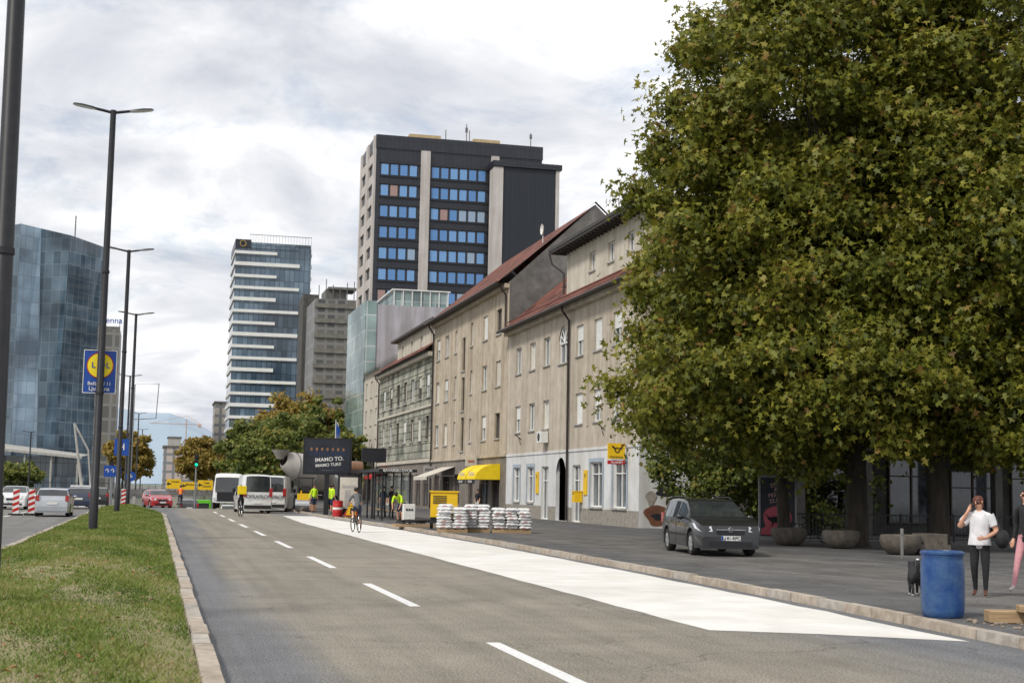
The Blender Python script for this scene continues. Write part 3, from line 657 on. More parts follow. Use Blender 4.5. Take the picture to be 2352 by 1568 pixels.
# crystal tower
C=thing('glass_tower','tapered blue glass tower with folded facade','building')
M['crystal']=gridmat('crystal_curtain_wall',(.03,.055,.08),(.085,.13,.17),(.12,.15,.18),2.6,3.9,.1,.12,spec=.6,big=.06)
M['crystal2']=gridmat('crystal_wall_painted_bright',(.2,.29,.38),(.32,.42,.52),(.2,.25,.3),2.6,3.9,.1,.12,spec=.6,big=.06)  # brighter copy of the curtain wall: sky light on one facet painted in
M['crystal3']=gridmat('crystal_curtain_wall_side',(.05,.085,.12),(.12,.17,.22),(.2,.24,.28),2.6,3.9,.1,.12,spec=.6,big=.07)  # in-between copy: this facet's brightness is painted into the glass colour
bt=[(-52,452),(-41,438),(-34,441),(-29.5,436),(-18.6,450),(-18.6,480),(-52,480)]
tpz=[78,77.6,77.2,74.8,74.2,74,76]
tpp=[(-51,453),(-42,438),(-36.5,442),(-27.6,437),(-18.3,452),(-18.6,480),(-51,480)]
mb=MB()
for i in range(7):
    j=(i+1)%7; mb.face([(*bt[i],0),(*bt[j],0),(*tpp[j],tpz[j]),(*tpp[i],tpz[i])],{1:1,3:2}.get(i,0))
mb.face([(*tpp[i],tpz[i]) for i in range(7)],0)
build('glass_facade',mb,['crystal','crystal2','crystal3'],C)
build('antenna',MB().tube([(-27.5,455,74),(-27.5,455,84)],.2,5),['concdark'],C)
pd=MB(); pd.box(-75,415,0,-20,436,3.2); build('podium',pd,['bluegl'],C)
pr=MB().face([(-75,410,13.5),(-20,410,9),(-19,436,10),(-75,436,16)]).face([(-75,410,12.8),(-20,410,8.3),(-20,410,9),(-75,410,13.5)])
for i in range(8): pr.tube([(-70+i*7,411,0),(-70+i*7,411,12.3-i*.55)],.3,6)
build('podium_roof',pr,['concrete'],C)
build('podium_glass',MB().box(-74,420,3.25,-21,435,9),['bluegl'],C)
S=thing('office_building','slim grey office building with rooftop lettering','building')
build('wall',MB().box(-14,330,0,-9.2,345,36.2),['gridgrey'],S)
lettering(S,'tenna',1.9,(-10.9,329.8,38.1),0,'blue')
build('roof_frame',MB().box(-14,330,36.2,-9.2,330.2,36.8).tube([(-13,330,36.5),(-13,330,38.5)],.08,5).tube([(-9.3,330,36.5),(-9.3,330,38.5)],.08,5),['concdark'],S)
def block(x0,y0,x1,y1,z,m,label):
    b=thing('apartment_block',label,'building'); build('wall',MB().box(x0,y0,0,x1,y1,z),[m],b)
    q=MB().box(x0-.4,y0-.4,z,x1+.4,y1+.4,z+.6); build('roof',q,['concdark'],b)
M['farwin']=gridmat('distant_pale_facade',(.52,.45,.41),(.47,.4,.37),(.22,.23,.25),3.2,3.3,.5,.8,spec=.3)
M['farwin2']=gridmat('distant_beige_facade',(.48,.44,.37),(.52,.48,.41),(.24,.24,.25),2.6,3.2,.5,.8,spec=.3)
block(2.5,560,12,590,16,M['farwin'],'distant pale pink block with window grid')
block(12.2,600,22,620,12,M['farwin2'],'low distant pale block beyond the bridge')
block(5,700,11,720,24,M['concrete'],'distant grey block beyond the bridge')
block(18.9,500,26,520,30,M['farwin2'],'narrow beige block beside the hotel tower')
block(30,260,44,280,14,M['farwin2'],'low beige block behind street trees')
block(-60,560,-25,590,18,M['farwin'],'distant pale block across the road')
F=thing('ground_floor_pavilion','dark concrete building shaded by the tree row','building')
fx=[30+i*3.1 for i in range(13)]
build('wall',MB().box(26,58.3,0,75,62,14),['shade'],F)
build('canopy',MB().box(25.5,54.5,4.0,75,58.28,4.5),['concdark'],F); build('upper_canopy',MB().box(25.5,55.5,8.2,75,58.28,9.2),['concdark'],F)  # canopies likewise toned dark in place of tree shade
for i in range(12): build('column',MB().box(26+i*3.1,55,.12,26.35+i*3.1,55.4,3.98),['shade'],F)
for x in fx: add_window(F,x,58.05,.6 if int(x)%2 else .14,2.3,2.9,'shop','darkframe',rz=90,name='shop_window')
for x in fx[::3]: build('poster',MB().box(x-.4,58.0,1.2,x+.4,58.02,2.0),[R.choice(['redsheet','concdark'])],F)
# ---------------------------------------------------------------- trees
def leafcloud(name,par,cl,per,size,m,k=9,seed=1,up=.35,loose=.2,cv=.3):
    rg=np.random.default_rng(seed); C_=np.array([c[:3] for c in cl],dtype=float); Rr=np.array([c[3] for c in cl]); n=len(cl)*per
    idx=np.repeat(np.arange(len(cl)),per)
    d=rg.normal(size=(n,3)); d/=np.linalg.norm(d,axis=1)[:,None]
    rr_=rg.random(n)**.55*Rr[idx]*(1+loose*rg.normal(size=n)); pos=C_[idx]+d*rr_[:,None]*np.array([1,1,.75])
    nrm=d*.45+rg.normal(size=(n,3))*.6+np.array([-.15,-.25,up]); nrm/=np.linalg.norm(nrm,axis=1)[:,None]
    a=np.cross(nrm,rg.normal(size=(n,3))); a/=np.linalg.norm(a,axis=1)[:,None]; b=np.cross(nrm,a)
    if k==9: tp_=np.array([(0,-.5),(.3,-.42),(.18,-.1),(.6,.05),(.18,.14),(.0,.68),(-.18,.14),(-.6,.05),(-.18,-.1),(-.3,-.42)])
    else: tp_=np.array([(0,-.5),(.36,-.05),(0,.55),(-.36,.05)])
    kk=len(tp_); s=size*(.55+.8*rg.random(n))
    co=pos[:,None,:]+(tp_[None,:,0,None]*a[:,None,:]+tp_[None,:,1,None]*b[:,None,:])*s[:,None,None]
    co-=nrm[:,None,:]*((tp_[:,0]**2)[None,:,None])*s[:,None,None]*.6
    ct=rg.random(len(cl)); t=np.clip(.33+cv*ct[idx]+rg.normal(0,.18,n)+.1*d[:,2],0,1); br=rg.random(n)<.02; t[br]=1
    return obj(name,raw_mesh(name,co,kk,n,[m],t),par)
def ell_clumps(E,n,seed,r=(.7,1.2),inner=.55):
    rg=random.Random(seed); out=[]
    tot=sum(e[3]*e[4]*e[5] for e in E)
    for e in E:
        for i in range(int(n*e[3]*e[4]*e[5]/tot)+1):
            while 1:
                d=Vector((rg.gauss(0,1),rg.gauss(0,1),rg.gauss(0,1)))
                if d.length>.01: break
            d.normalize(); q=inner+(1-inner)*rg.random()**.6
            out.append((e[0]+d.x*e[3]*q,e[1]+d.y*e[4]*q,e[2]+d.z*e[5]*q,rg.uniform(*r)))
    return out
def tree(name,label,loc,rz,tr,th_,E,nc,per,size,m,seed,k=9,r=(.7,1.2),limbs=22,group=None,forkz=None,loose=.2,cv=.3):
    t=thing(name,label,'tree',loc,rz,group); rg=random.Random(seed)
    cl=ell_clumps(E,nc,seed,r)
    mb=MB(); fz=forkz or th_*.3; lean=rg.uniform(-.3,.3)
    top=(lean+E[0][0]*.3,E[0][1]*.3,th_*.8)
    path=[(0,0,-.1),(0,0,.3),(lean*.3,0,fz*.5),(lean*.6,.1,fz),((lean+top[0])/2,top[1]/2,(fz+top[2])/2),top]
    mb.tube(path,[tr*1.5,tr*1.1,tr,tr*.85,tr*.5,tr*.12],12)
    for i in range(limbs):
        c=cl[rg.randrange(len(cl))]; f=rg.uniform(0,.85); s0=Vector(path[3]).lerp(Vector(top),f*.8); e=s0.lerp(Vector(c[:3]),.93)
        mid=s0.lerp(e,.5)+Vector((rg.uniform(-.4,.4),rg.uniform(-.4,.4),rg.uniform(.0,.5)))
        a=tr*(.5-.3*f); mb.tube([s0,mid,e],[a,a*.55,a*.12],7)
        for j in range(3):
            e2=e.lerp(s0,.15)+Vector((rg.gauss(0,1),rg.gauss(0,1),rg.gauss(0,.7)))*.35; mb.tube([mid.lerp(e,.3+.15*j),e2],[a*.25,a*.06],5)
    build('trunk',mb,['bark'],t,smooth=60)
    leafcloud('crown',t,cl,per,size,m,k,seed,loose=loose,cv=cv)
    return t
M['plane']=leafmat('plane_tree_leaves',[(.045,.06,.008),(.105,.125,.013),(.175,.18,.02),(.28,.26,.034),(.24,.14,.035)],.35)
M['green']=leafmat('green_leaves',[(.04,.06,.014),(.085,.12,.022),(.13,.165,.03),(.2,.21,.04),(.28,.22,.05)],.35)
M['autumn']=leafmat('autumn_leaves',[(.09,.085,.015),(.19,.15,.03),(.28,.21,.04),(.34,.24,.05),(.3,.15,.03)],.3)
bx,by=22.4,42.9
E=[(-.6,0,15,5.9,5.5,5.2),(-5.0,-.5,12.2,3.0,3,1.7),(-3.2,-.5,9.3,4.5,5,3.2),(-4.9,-1,5.5,3.6,3.5,2.4),(-.3,-1.2,5.3,5.6,5,2.8),(1,0,10,6,5.5,4.5),(-2.6,-1.2,3.9,2.0,2.2,1.0)]
tree('plane_tree','huge olive green plane tree beside the pavement',(bx,by,.1),-13.9,.34,18,E,780,290,.205,M['plane'],11,r=(.6,1.35),limbs=40,group='plane trees in a row',forkz=4.2,loose=.34,cv=.2)
E=[(2.5,0,9.5,5.2,5.5,5.5),(2,0,15,5.5,5,4.5),(2.5,-1,5.3,5,4.5,2.7)]
tree('plane_tree','olive green plane tree with thick dark trunk',(24.3,41.,.1),-13.9,.3,18,E,480,290,.205,M['plane'],12,r=(.6,1.35),limbs=26,group='plane trees in a row',forkz=4.4,loose=.34,cv=.2)
E=[(0,1,10,6,4.5,6.8)]
tree('plane_tree','plane tree standing behind the other trunks',(24.6,47.,.1),-13.9,.26,17,E,190,170,.36,M['plane'],13,r=(.9,1.5),limbs=12,group='plane trees in a row',forkz=4.6)
tree('plane_tree','slim plane tree near the poster stand',(20.6,44.6,.1),-13.9,.2,14,[(1,1,9,4,4,4)],70,140,.36,M['plane'],14,r=(.9,1.4),limbs=8,group='plane trees in a row',forkz=4.)
bush=thing('shrub','dense dark green shrub against the building','bush',(21.9,57,.1))
build('stems',MB().tube([(0,0,0),(.3,.2,2.5)],[.12,.04],6).tube([(0.2,0,0),(-.8,.3,2.8)],[.1,.03],6).tube([(1.5,.5,0),(2.2,.3,2.8)],[.1,.03],6),['bark'],bush)
leafcloud('foliage',bush,ell_clumps([(0.6,0,3.3,2.2,2.,2.2),(3.0,0,3.1,2.6,2,2.6),(6,-.5,1.8,2.4,1.5,1.6)],150,5,(.5,.9),.4),150,.2,M['green'],4,5)
def stree(x,y,h,rw,m,seed,label,sz=.5,k=4,n=70,per=120):
    E=[(0,0,h*.6,rw,rw,h*.38),(rw*.35,0,h*.5,rw*.8,rw*.8,h*.28),(-rw*.4,-.4,h*.55,rw*.75,rw*.7,h*.3)]
    tree('street_tree',label,(x,y,0.05 if y<105 else 0),0,.18+h*.008,h,E,n,per,sz,m,seed,k,(rw*.16,rw*.3),10)
stree(18.8,190,14.5,6,M['autumn'],21,'street tree with yellowing crown',.5,n=120)
stree(16.0,176,11.5,4.6,M['green'],22,'green street tree by the bus stop',.45,n=100)
stree(12.5,162,8.5,3.6,M['green'],23,'small green street tree',.42)
stree(12.0,185,10.5,4,M['green'],24,'green street tree by the road')
stree(21.2,185,14.5,4,M['green'],25,'tall green street tree near the glass office',.5)
stree(13.5,215,11,4.4,M['green'],26,'green street tree farther along')
stree(18.5,150,8.5,3.0,M['green'],32,'green tree in front of the shops',.4)
stree(9.5,330,13,5,M['autumn'],27,'yellow street tree beyond the bridge',.7)
stree(13,380,14,5.5,M['autumn'],28,'yellowish tree row beyond the bridge',.8)
stree(-5.5,300,13,4.5,M['autumn'],29,'autumn tinted tree beside the far road',.7)
stree(-8,370,14,5,M['green'],30,'green tree beside the far road',.8)
stree(-22,250,5,3.5,M['green'],31,'low green tree beside the far pavement',.5)
hb=thing('hedge','low green hedge along the far pavement','hedge',(-22,140,0)); leafcloud('foliage',hb,ell_clumps([(-2,0,1,4,14,1.1),(-2,28,1.2,4,14,1.4)],90,8,(.6,1.),.3),80,.3,M['green'],4,9)
build('stems',MB().tube([(-2,-8,0),(-2,-8,1)],.08,5).tube([(-2,8,0),(-2,8,1)],.08,5).tube([(-2,28,0),(-2,28,1)],.08,5),['bark'],hb)
# ---------------------------------------------------------------- street lamps
def lamp_meshes(h,arm,r0_,r1_):
    p=MB().tube([(0,0,-.05),(0,0,1.3),(0,0,1.32),(0,0,h)],[r0_,r0_,r0_*.9,r1_],14)
    for z in(4.2,8.):
        p.tube([(0,0,z),(0,0,z+.08)],[r0_*.95,r0_*.93],14)
    hd=MB()
    for s in(1,-1): hd.tube([(0,0,h-.08),(s*arm*.5,0,h+.02)],[.05,.045],8)
    head=MB()
    pr=[(.0,.06,.05),(.15,.13,.07),(.45,.17,.07),(.68,.12,.05),(.74,.02,.03)]
    rings=[]
    for x,w_,t in pr:
        i=len(head.v); rings.append(i); head.v+=[(x,-w_,-.02),(x,w_,-.02),(x,w_*.8,t*.6),(x,0,t),(x,-w_*.8,t*.6)]
    for a,b in zip(rings,rings[1:]):
        for j in range(5): head.f.append((a+j,a+(j+1)%5,b+(j+1)%5,b+j)); head.m.append(1 if j==0 else 0)
    head.f.append(tuple(rings[0]+j for j in range(5))); head.m.append(0); head.f.append(tuple(rings[-1]+j for j in range(5))); head.m.append(0)
    return mesh_of('pole',p,['black'],40),mesh_of('arm',hd,['black'],50),mesh_of('lamp_head',head,['black','lens'],40)
lm=lamp_meshes(13.2,1.1,.135,.09)
lamp=thing('street_lamp','tall black double armed street lamp on grass median','street lamp',(-1.87,18.,.25),group='street lamps along the median')
obj('pole',lm[0],lamp); obj('arm',lm[1],lamp)
for s in(0,180):
    o=obj('lamp_head',lm[2],lamp,(.5 if s==0 else -.5,0,13.2),s); o.rotation_euler=(0,rad(-9),rad(s))
for y in(45.8,73.6,101.4,157,240,310):
    copytree(lamp,(-1.8 if y<103 else -3.1,y,.25 if y<103 else 0),0)
for x,y in((-17.2,120),(-17.2,165),(-17.2,210),(12.3,300),(12.3,340)):
    copytree(lamp,(x,y,-4.5),0)
lamp.rotation_euler=(0,rad(-.4),0)
sg=thing('advertising_sign','blue hanging sign with yellow disc and red lettering','sign',(-1.83,46.0,4.5))
build('panel',MB().box(-.5,0,0,.5,.1,1.35).tube([(0,.05,-.1),(0,.05,1.45)],.03,6,1),['blue','black'],sg)
build('border',MB().box(-.5,-.014,0,-.48,-.002,1.35).box(.48,-.014,0,.5,-.002,1.35).box(-.48,-.014,1.33,.48,-.002,1.35).box(-.48,-.014,.0,.48,-.002,.02),['white'],sg)
d=MB(); d.face([(.38*math.cos(t),-.02,.87+.38*math.sin(t)) for t in[2*math.pi*i/32 for i in range(32)]],0)
build('disc',d,[mat('sign_yellow',(.85,.68,.02),(.8,.62,.02),4,.5)],sg)
build('disc_ring',MB().lathe([(.405,0),(.38,0),(.38,-.01),(.405,-.01),(.405,0)],32,(0,-.014,.87),axis='y'),['red'],sg)
lettering(sg,'L',.25,(-.2,-.03,.87),0,'blue'); lettering(sg,'D',.25,(.07,-.03,.87),0,'blue'); lettering(sg,'L',.25,(.24,-.03,.87),0,'blue'); lettering(sg,'i',.26,(-.07,-.034,.855),12,'red')
lettering(sg,'Bežigrad 11',.15,(0,-.02,.3),0,'white'); lettering(sg,'Ljubljana',.18,(0,-.02,.14),0,'white')
# ---------------------------------------------------------------- vehicles
def interp(pts,x):
    if x<=pts[0][0]: return pts[0][1]
    for (a,b),(c,d) in zip(pts,pts[1:]):
        if x<=c: return b+(d-b)*(x-a)/(c-a) if c>a else d
    return pts[-1][1]
SPEC={
'wagon':dict(L=4.52,W=1.76,H=1.5,top=[(0,.52),(.02,.7),(.07,.8),(.3,.88),(.7,.95),(1.15,1.0),(1.25,1.03),(1.65,1.26),(2.0,1.43),(2.35,1.49),(3.,1.51),(3.8,1.49),(4.22,1.43),(4.36,1.15),(4.46,.95),(4.5,.85),(4.52,.5)],belt=[(0,.9),(1.2,.93),(4.4,1.0)],gl=[(1.5,2.42),(2.5,3.32),(3.4,4.18)],ws=(1.25,2.0),rw=(4.22,4.46),wh=(.9,3.6),r=.32),
'hatch':dict(L=4.05,W=1.74,H=1.47,top=[(0,.5),(.03,.66),(.12,.78),(.4,.88),(1.0,1.0),(1.15,1.05),(1.6,1.3),(1.9,1.42),(2.4,1.47),(3.3,1.43),(3.6,1.36),(3.82,1.05),(3.95,.95),(4.03,.8),(4.05,.5)],belt=[(0,.9),(1.2,.93),(4.0,1.03)],gl=[(1.35,2.3),(2.38,3.3)],ws=(1.15,1.9),rw=(3.6,3.86),wh=(.8,3.3),r=.31),
'van':dict(L=5.6,W=2.0,H=2.5,top=[(0,.6),(.05,.85),(.15,1.0),(.8,1.25),(1.0,1.32),(1.6,1.95),(1.95,2.3),(2.3,2.45),(4.5,2.5),(5.42,2.46),(5.5,2.38),(5.56,1.35),(5.6,.6)],belt=[(0,1.2),(5.6,1.3)],gl=[(1.3,2.3)],ws=(1.0,1.95),rw=(5.495,5.57),wh=(.95,4.4),r=.36),
'truck':dict(L=2.4,W=2.3,H=2.7,top=[(0,.9),(.04,1.25),(.1,1.5),(.3,2.4),(.6,2.7),(2.2,2.7),(2.4,2.65)],belt=[(0,1.4),(2.4,1.5)],gl=[(.4,1.5)],ws=(.04,.3),rw=(9,9.1),wh=(1.2,9),r=.5)}
def vehicle(name,label,cat,loc,rz,kind,paint,group=None,rear=False,plate=None,rails=False):
    s=SPEC[kind]; L_,W_=s['L'],s['W']; t=thing(name,label,cat,loc,rz,group); Ra=s['r']+.07
    xs={p[0] for p in s['top']}
    for a,b in s['gl']: xs|={a,b}
    for wx in s['wh']:
        if wx>L_: continue
        for k in range(9): xs.add(round(wx+Ra*math.cos(math.pi*k/8),4))
    xs=sorted(x for x in xs if 0<=x<=L_); xs=[x for i,x in enumerate(xs) if i==0 or x-xs[i-1]>.012]
    if xs[-1]<L_: xs[-1]=L_
    def ring(x):
        tz=interp(s['top'],x); b=min(interp(s['belt'],x),tz-.03); e=abs(x-L_/2)/(L_/2); w=W_/2*(1-.12*e**11-.02*e**3)
        zb=.2 if kind!='truck' else .5
        for wx in s['wh']:
            dd=abs(x-wx)
            if dd<Ra: zb=max(zb,s['r']+math.sqrt(max(0,Ra*Ra-dd*dd)))
        zb=min(zb,b-.08); m=min(max(.5,zb+.03),b-.03); kk=min(1,max(0,(tz-b)/.45)); wr=w*(.96-(.17 if kind in('wagon','hatch') else .09)*kk)
        z5=b+(tz-b)*.84
        return [(0,zb),(w*.86,zb),(w*.985,zb+.015),(w*1.0,m),(w*.995,(m+b)/2),(w*.96,b),(wr,z5),(wr*.94,b+(tz-b)*.955),(wr*.66,tz-.012*(1 if tz-b>.1 else .3)),(0,tz)]
    parts={}
    rings=[ring(x) for x in xs]
    body=MB(); nr=10
    idx={}
    def vid(i,j,sd):
        if j in(0,9): sd=1
        k=(i,j,sd)
        if k not in idx: idx[k]=len(body.v); y_,z_=rings[i][j]; body.v.append((L_/2-xs[i],sd*y_,z_))
        return idx[k]
    for i in range(len(xs)-1):
        xm=(xs[i]+xs[i+1])/2
        for j in range(nr-1):
            for sd in(1,-1):
                key=None
                if j==5:
                    for gi,(a,b) in enumerate(s['gl']):
                        if a<xm<b and interp(s['top'],xm)-interp(s['belt'],xm)>.05: key=('side_window',gi,sd)
                if j in(7,8) and s['ws'][0]<xm<s['ws'][1]: key=('windscreen',0,0)
                if j in(7,8) and s['rw'][0]<xm<s['rw'][1]: key=('rear_window',0,0)
                if key:
                    q=[(i,j),(i+1,j),(i+1,j+1),(i,j+1)]; mbp=parts.setdefault(key,MB()); 
                    pts=[(L_/2-xs[a],sd*rings[a][b][0],rings[a][b][1]) for a,b in q]; mbp.face(pts if sd<0 else pts[::-1])
                else:
                    f=[vid(i,j,sd),vid(i+1,j,sd),vid(i+1,j+1,sd),vid(i,j+1,sd)]; f=list(dict.fromkeys(f))
                    if len(f)>2: body.f.append(tuple(f)); body.m.append(1 if j<1 else 0)
    for i in(0,len(xs)-1):
        f=[vid(i,j,1) for j in range(nr)]+[vid(i,j,-1) for j in range(nr-2,0,-1)]; body.f.append(tuple(f)); body.m.append(0)
    bo=build('body',body,[paint,'rubber'],t,smooth=30)
    for key,mb in parts.items(): build(key[0],mb,['carglass'],t,smooth=40)
    r=s['r']
    tm=mesh_of('wheel',MB().lathe([(r*.62,-.1),(r*.9,-.11),(r,-.07),(r,.07),(r*.9,.11),(r*.62,.1),(r*.62,-.1)],24,axis='y'),['rubber'],50)
    rb=MB().lathe([(r*.66,-.09),(r*.6,-.1),(r*.25,-.07),(r*.2,-.1),(.001,-.1)],24,axis='y')
    for a in range(7):
        an=2*math.pi*a/7; rb.box(-r*.6,-.108,-.02,-r*.2,-.085,.02,0).xf(Matrix.Rotation(an,4,'Y'),len(rb.v)-8)
    rb.lathe([(r*.66,.09),(.001,.08)],24,axis='y',m=1)
    rm=mesh_of('rim',rb,['rim','black'],40)
    for wx in s['wh']:
        if wx>L_: continue
        for sd in(1,-1):
            o=obj('wheel',tm,t,(L_/2-wx,sd*(W_/2-.13),r),180 if sd>0 else 0); obj('rim',rm,o)
    hw=W_/2
    F_=L_/2
    if kind!='truck':
        zl=.72 if kind!='van' else .95
        for sd in(1,-1):
            mb=MB(); mb.face([(F_-.0,sd*hw*.55,zl-.07),(F_-.04,sd*hw*.88,zl-.08),(F_-.32,sd*hw*1.005,zl),(F_-.6,sd*hw*1.0,zl+.14),(F_-.28,sd*hw*.8,zl+.135),(F_-.05,sd*hw*.58,zl+.07)])
            i=len(mb.v); mb.v+=[(x-.08,y*.96,z) for x,y,z in mb.v[:6]]
            for q in range(6): mb.f.append((q,(q+1)%6,i+(q+1)%6,i+q)); mb.m.append(0)
            mb.f.append(tuple(range(i,i+6))); mb.m.append(0)
            build('headlight',mb,['lens'],t)
            zt=.95 if kind!='van' else 1.2
            build('tail_light',MB().box(-F_-.012,min(sd*hw*.72,sd*hw*.93),zt-.15,-F_+.28,max(sd*hw*.72,sd*hw*.93),zt+.12 if kind!='van' else zt+.4),['redlens'],t)
            mxp=F_-(1.55 if kind!='van' else 1.45); mzp=1.0 if kind!='van' else 1.45
            mi=MB().ball((mxp,sd*(hw+.1),mzp),.07,.11,.075 if kind!='van' else .16,10); mi.tube([(mxp,sd*(hw-.05),mzp-.04),(mxp,sd*(hw+.05),mzp)],.025,6); build('wing_mirror',mi,[paint if kind!='van' else 'rubber'],t,smooth=50)
            if kind=='wagon':
                for hxp in(F_-2.25,F_-3.15): build('door_handle',MB().box(hxp-.1,sd*(hw-.01)-.015,.84,hxp+.1,sd*(hw-.01)+.02,.87),[paint],t)
                for hxp in(1.42,2.46,3.36): build('door_seam',MB().box(F_-hxp-.006,sd*(hw-.002)-.004,.34,F_-hxp+.006,sd*(hw-.002)+.003,.84),['black'],t)
                build('door_trim',MB().box(F_-3.3,sd*(hw+.002)-.006,.5,F_-1.3,sd*(hw+.002)+.012,.56),['rubber'],t)
            if rails: build('roof_rail',MB().tube([(F_-2.1,sd*.62,1.47),(F_-2.4,sd*.63,1.54),(F_-3.8,sd*.62,1.54),(F_-4.1,sd*.6,1.47)],.018,6),['black'],t)
        build('grille',MB().box(F_-.03,-hw*.42,.58,F_+.012,hw*.42,.68),['black'],t)
        build('air_intake',MB().box(F_-.05,-hw*.66,.27,F_+.014,hw*.66,.39),['black'],t)
        ch=MB().box(F_-.06,-hw*.45,.685,F_+.02,hw*.45,.715); ch.lathe([(.075,0),(.06,.02),(.05,.02),(.05,0)],18,(F_+.01,0,.7),axis='x'); build('badge',ch,['chrome'],t)
        for sd in(1,-1): build('fog_light',MB().lathe([(.06,0),(.05,.015),(.001,.015)],12,(F_-.04,sd*hw*.76,.36),axis='x'),['lens'],t)
        pl=MB().box(F_+.015,-.26,.42,F_+.03,.26,.54).box(F_+.031,-.26,.42,F_+.033,-.22,.54,1); 
        build('number_plate',pl,['white','blue'],t)
        build('rear_number_plate',MB().box(-F_-.03,-.26,.62,-F_-.003,.26,.74),['white'],t)
        build('rear_bumper',MB().box(-F_-.05,-hw*.86,.3,-F_+.1,hw*.86,.52),[paint if kind!='van' else 'rubber'],t)
        if plate: lettering(t,plate,.115,(F_+.038,.01,.48),90,'black')
    else:
        build('grille',MB().box(F_-.02,-hw*.7,.6,F_+.02,hw*.7,1.3),['black'],t); 
        for sd in(1,-1): build('headlight',MB().box(F_-.03,sd*hw*.8-.13,.65,F_+.03,sd*hw*.8+.13,.85),['lens'],t)
    return t
grey=mat('dark_grey_metallic_paint',(.036,.037,.04),(.03,.031,.033),2,.32,metal=.35,coat=.6)
silver=mat('silver_metallic_paint',(.45,.47,.5),(.4,.42,.45),2,.3,metal=.5,coat=.8)
cwhite=mat('white_car_paint',(.7,.7,.7),(.65,.65,.65),2,.3,coat=.8)
cblue=mat('dark_blue_car_paint',(.015,.025,.06),(.02,.03,.06),2,.25,coat=.8)
cred=mat('red_car_paint',(.42,.01,.015),(.36,.01,.012),2,.3,coat=.8)
vehicle('parked_car','dark grey estate car parked on the pavement','car',(14.95,37.3,.12),-97,'wagon',grey,plate='LJ·81-RPC',rails=True)
vehicle('car','silver hatchback seen from behind in traffic','car',(-5.0,77.5,0),90,'hatch',silver,'cars on the far carriageway')
vehicle('car','white hatchback approaching on far carriageway','car',(-8.6,96,0),-90,'hatch',cwhite,'cars on the far carriageway')
vehicle('car','dark blue hatchback queuing behind','car',(-4.9,101,0),90,'hatch',cblue,'cars on the far carriageway')
vehicle('car','dark estate car farther down the queue','car',(-4.2,114,dip(114)),90,'wagon',grey,'cars on the far carriageway')
vehicle('car','red hatchback turning at the junction','car',(0.2,117,dip(117)),-78,'hatch',cred,'cars near the junction')
vehicle('car','dark car beyond the road crest','car',(3.,134,dip(134)),92,'hatch',grey,'cars near the junction')
vehicle('car','white car queuing before the underpass','car',(7.,142,dip(142)),90,'hatch',cwhite,'cars near the junction')
vehicle('car','white car in distant traffic','car',(-6.,140,dip(140)),-90,'hatch',cwhite,'cars on the far carriageway')
v1=vehicle('delivery_van','white panel van parked with its rear showing','van',(6.25,95.5,0),93,'van','whitecoat','white vans parked at the kerb')
v2=vehicle('delivery_van','white panel van with dark lettering','van',(8.35,102,0),79,'van','whitecoat','white vans parked at the kerb')
lettering(v2,'OPRAPROF',.34,(-2.86,0,1.0),-90,'navy')
lettering(v1,'OPRAPROF',.3,(-2.86,0,1.05),-90,'navy')
v3=thing('lorry','white lorry facing the camera with dark windscreen','lorry',(5.65,113,dip(113)),-95)
build('cargo_box',MB().box(-4.5,-1.12,.9,1.6,1.12,2.5),['concdark'],v3)
cbm=vehicle('cab','x','x',(0,0,0),0,'truck','whitecoat')
for k in('label','category'): del cbm[k]
cbm.parent=v3; cbm.location=(2.9,0,0)
wt=mesh_of('wheel',MB().lathe([(.25,-.14),(.45,-.15),(.5,-.1),(.5,.1),(.45,.15),(.25,.14),(.001,.1)],20,axis='y'),['rubber'],50)
for x in(-3.2,-2.1):
    for sd in(1,-1): obj('wheel',wt,v3,(x,sd*1.05,.5))
cm=thing('cement_mixer_lorry','cement mixer lorry with large tilted grey drum','lorry',(11.8,109,.1),30); cm.scale=(.84,.84,.9)
build('chassis',MB().box(-3.6,-1.1,.8,3.6,1.1,1.15),['black'],cm); build('cab',MB().box(2.2,-1.15,1.16,3.9,1.15,2.8),['whitecoat'],cm); build('windscreen',MB().box(3.91,-1.,1.9,3.93,1.,2.6),['carglass'],cm)
dr=MB().lathe([(.5,-3.0),(.75,-2.8),(1.2,-1.4),(1.5,-.2),(1.5,.7),(1.3,1.7),(.9,2.3),(.3,2.45)],28,axis='x'); dm_=Matrix.Translation((-.7,0,3.0))@Matrix.Rotation(rad(20),4,'Y'); dr.xf(dm_)
build('drum',dr,['drum'],cm,smooth=40)
sp2=MB()
for i in range(52):
    a=i*.35; x=-2.7+i*.095; r=interp([(-2.8,.78),(-1.4,1.23),(-.2,1.53),(.7,1.53),(1.7,1.33),(2.3,.93)],x)
    if i: sp2.tube([pv,(x,r*math.cos(a),r*math.sin(a))],.05,5,cap=False)
    pv=(x,r*math.cos(a),r*math.sin(a))
sp2.xf(dm_); build('drum_spiral',sp2,['concdark'],cm)
build('chute',MB().tube([(-3.9,0,2.6),(-4.6,.1,1.2)],[.3,.26],10),['drum'],cm)
build('hopper',MB().lathe([(.3,0),(.8,.7),(.85,.75)],14,(-3.9,0,4.1)),['drum'],cm)
for x in(-2.6,-1.4,2.6):
    for sd in(1,-1): obj('wheel',wt,cm,(x,sd*1.05,.5))
rl=thing('road_roller','small yellow road roller by the worksite','road roller',(9.9,97,.1),80)
for x in(1,-1): build('roller',MB().lathe([(.001,-.6),(.42,-.6),(.42,.6),(.001,.6)],20,(x,0,.42),axis='y'),['chrome'],rl)
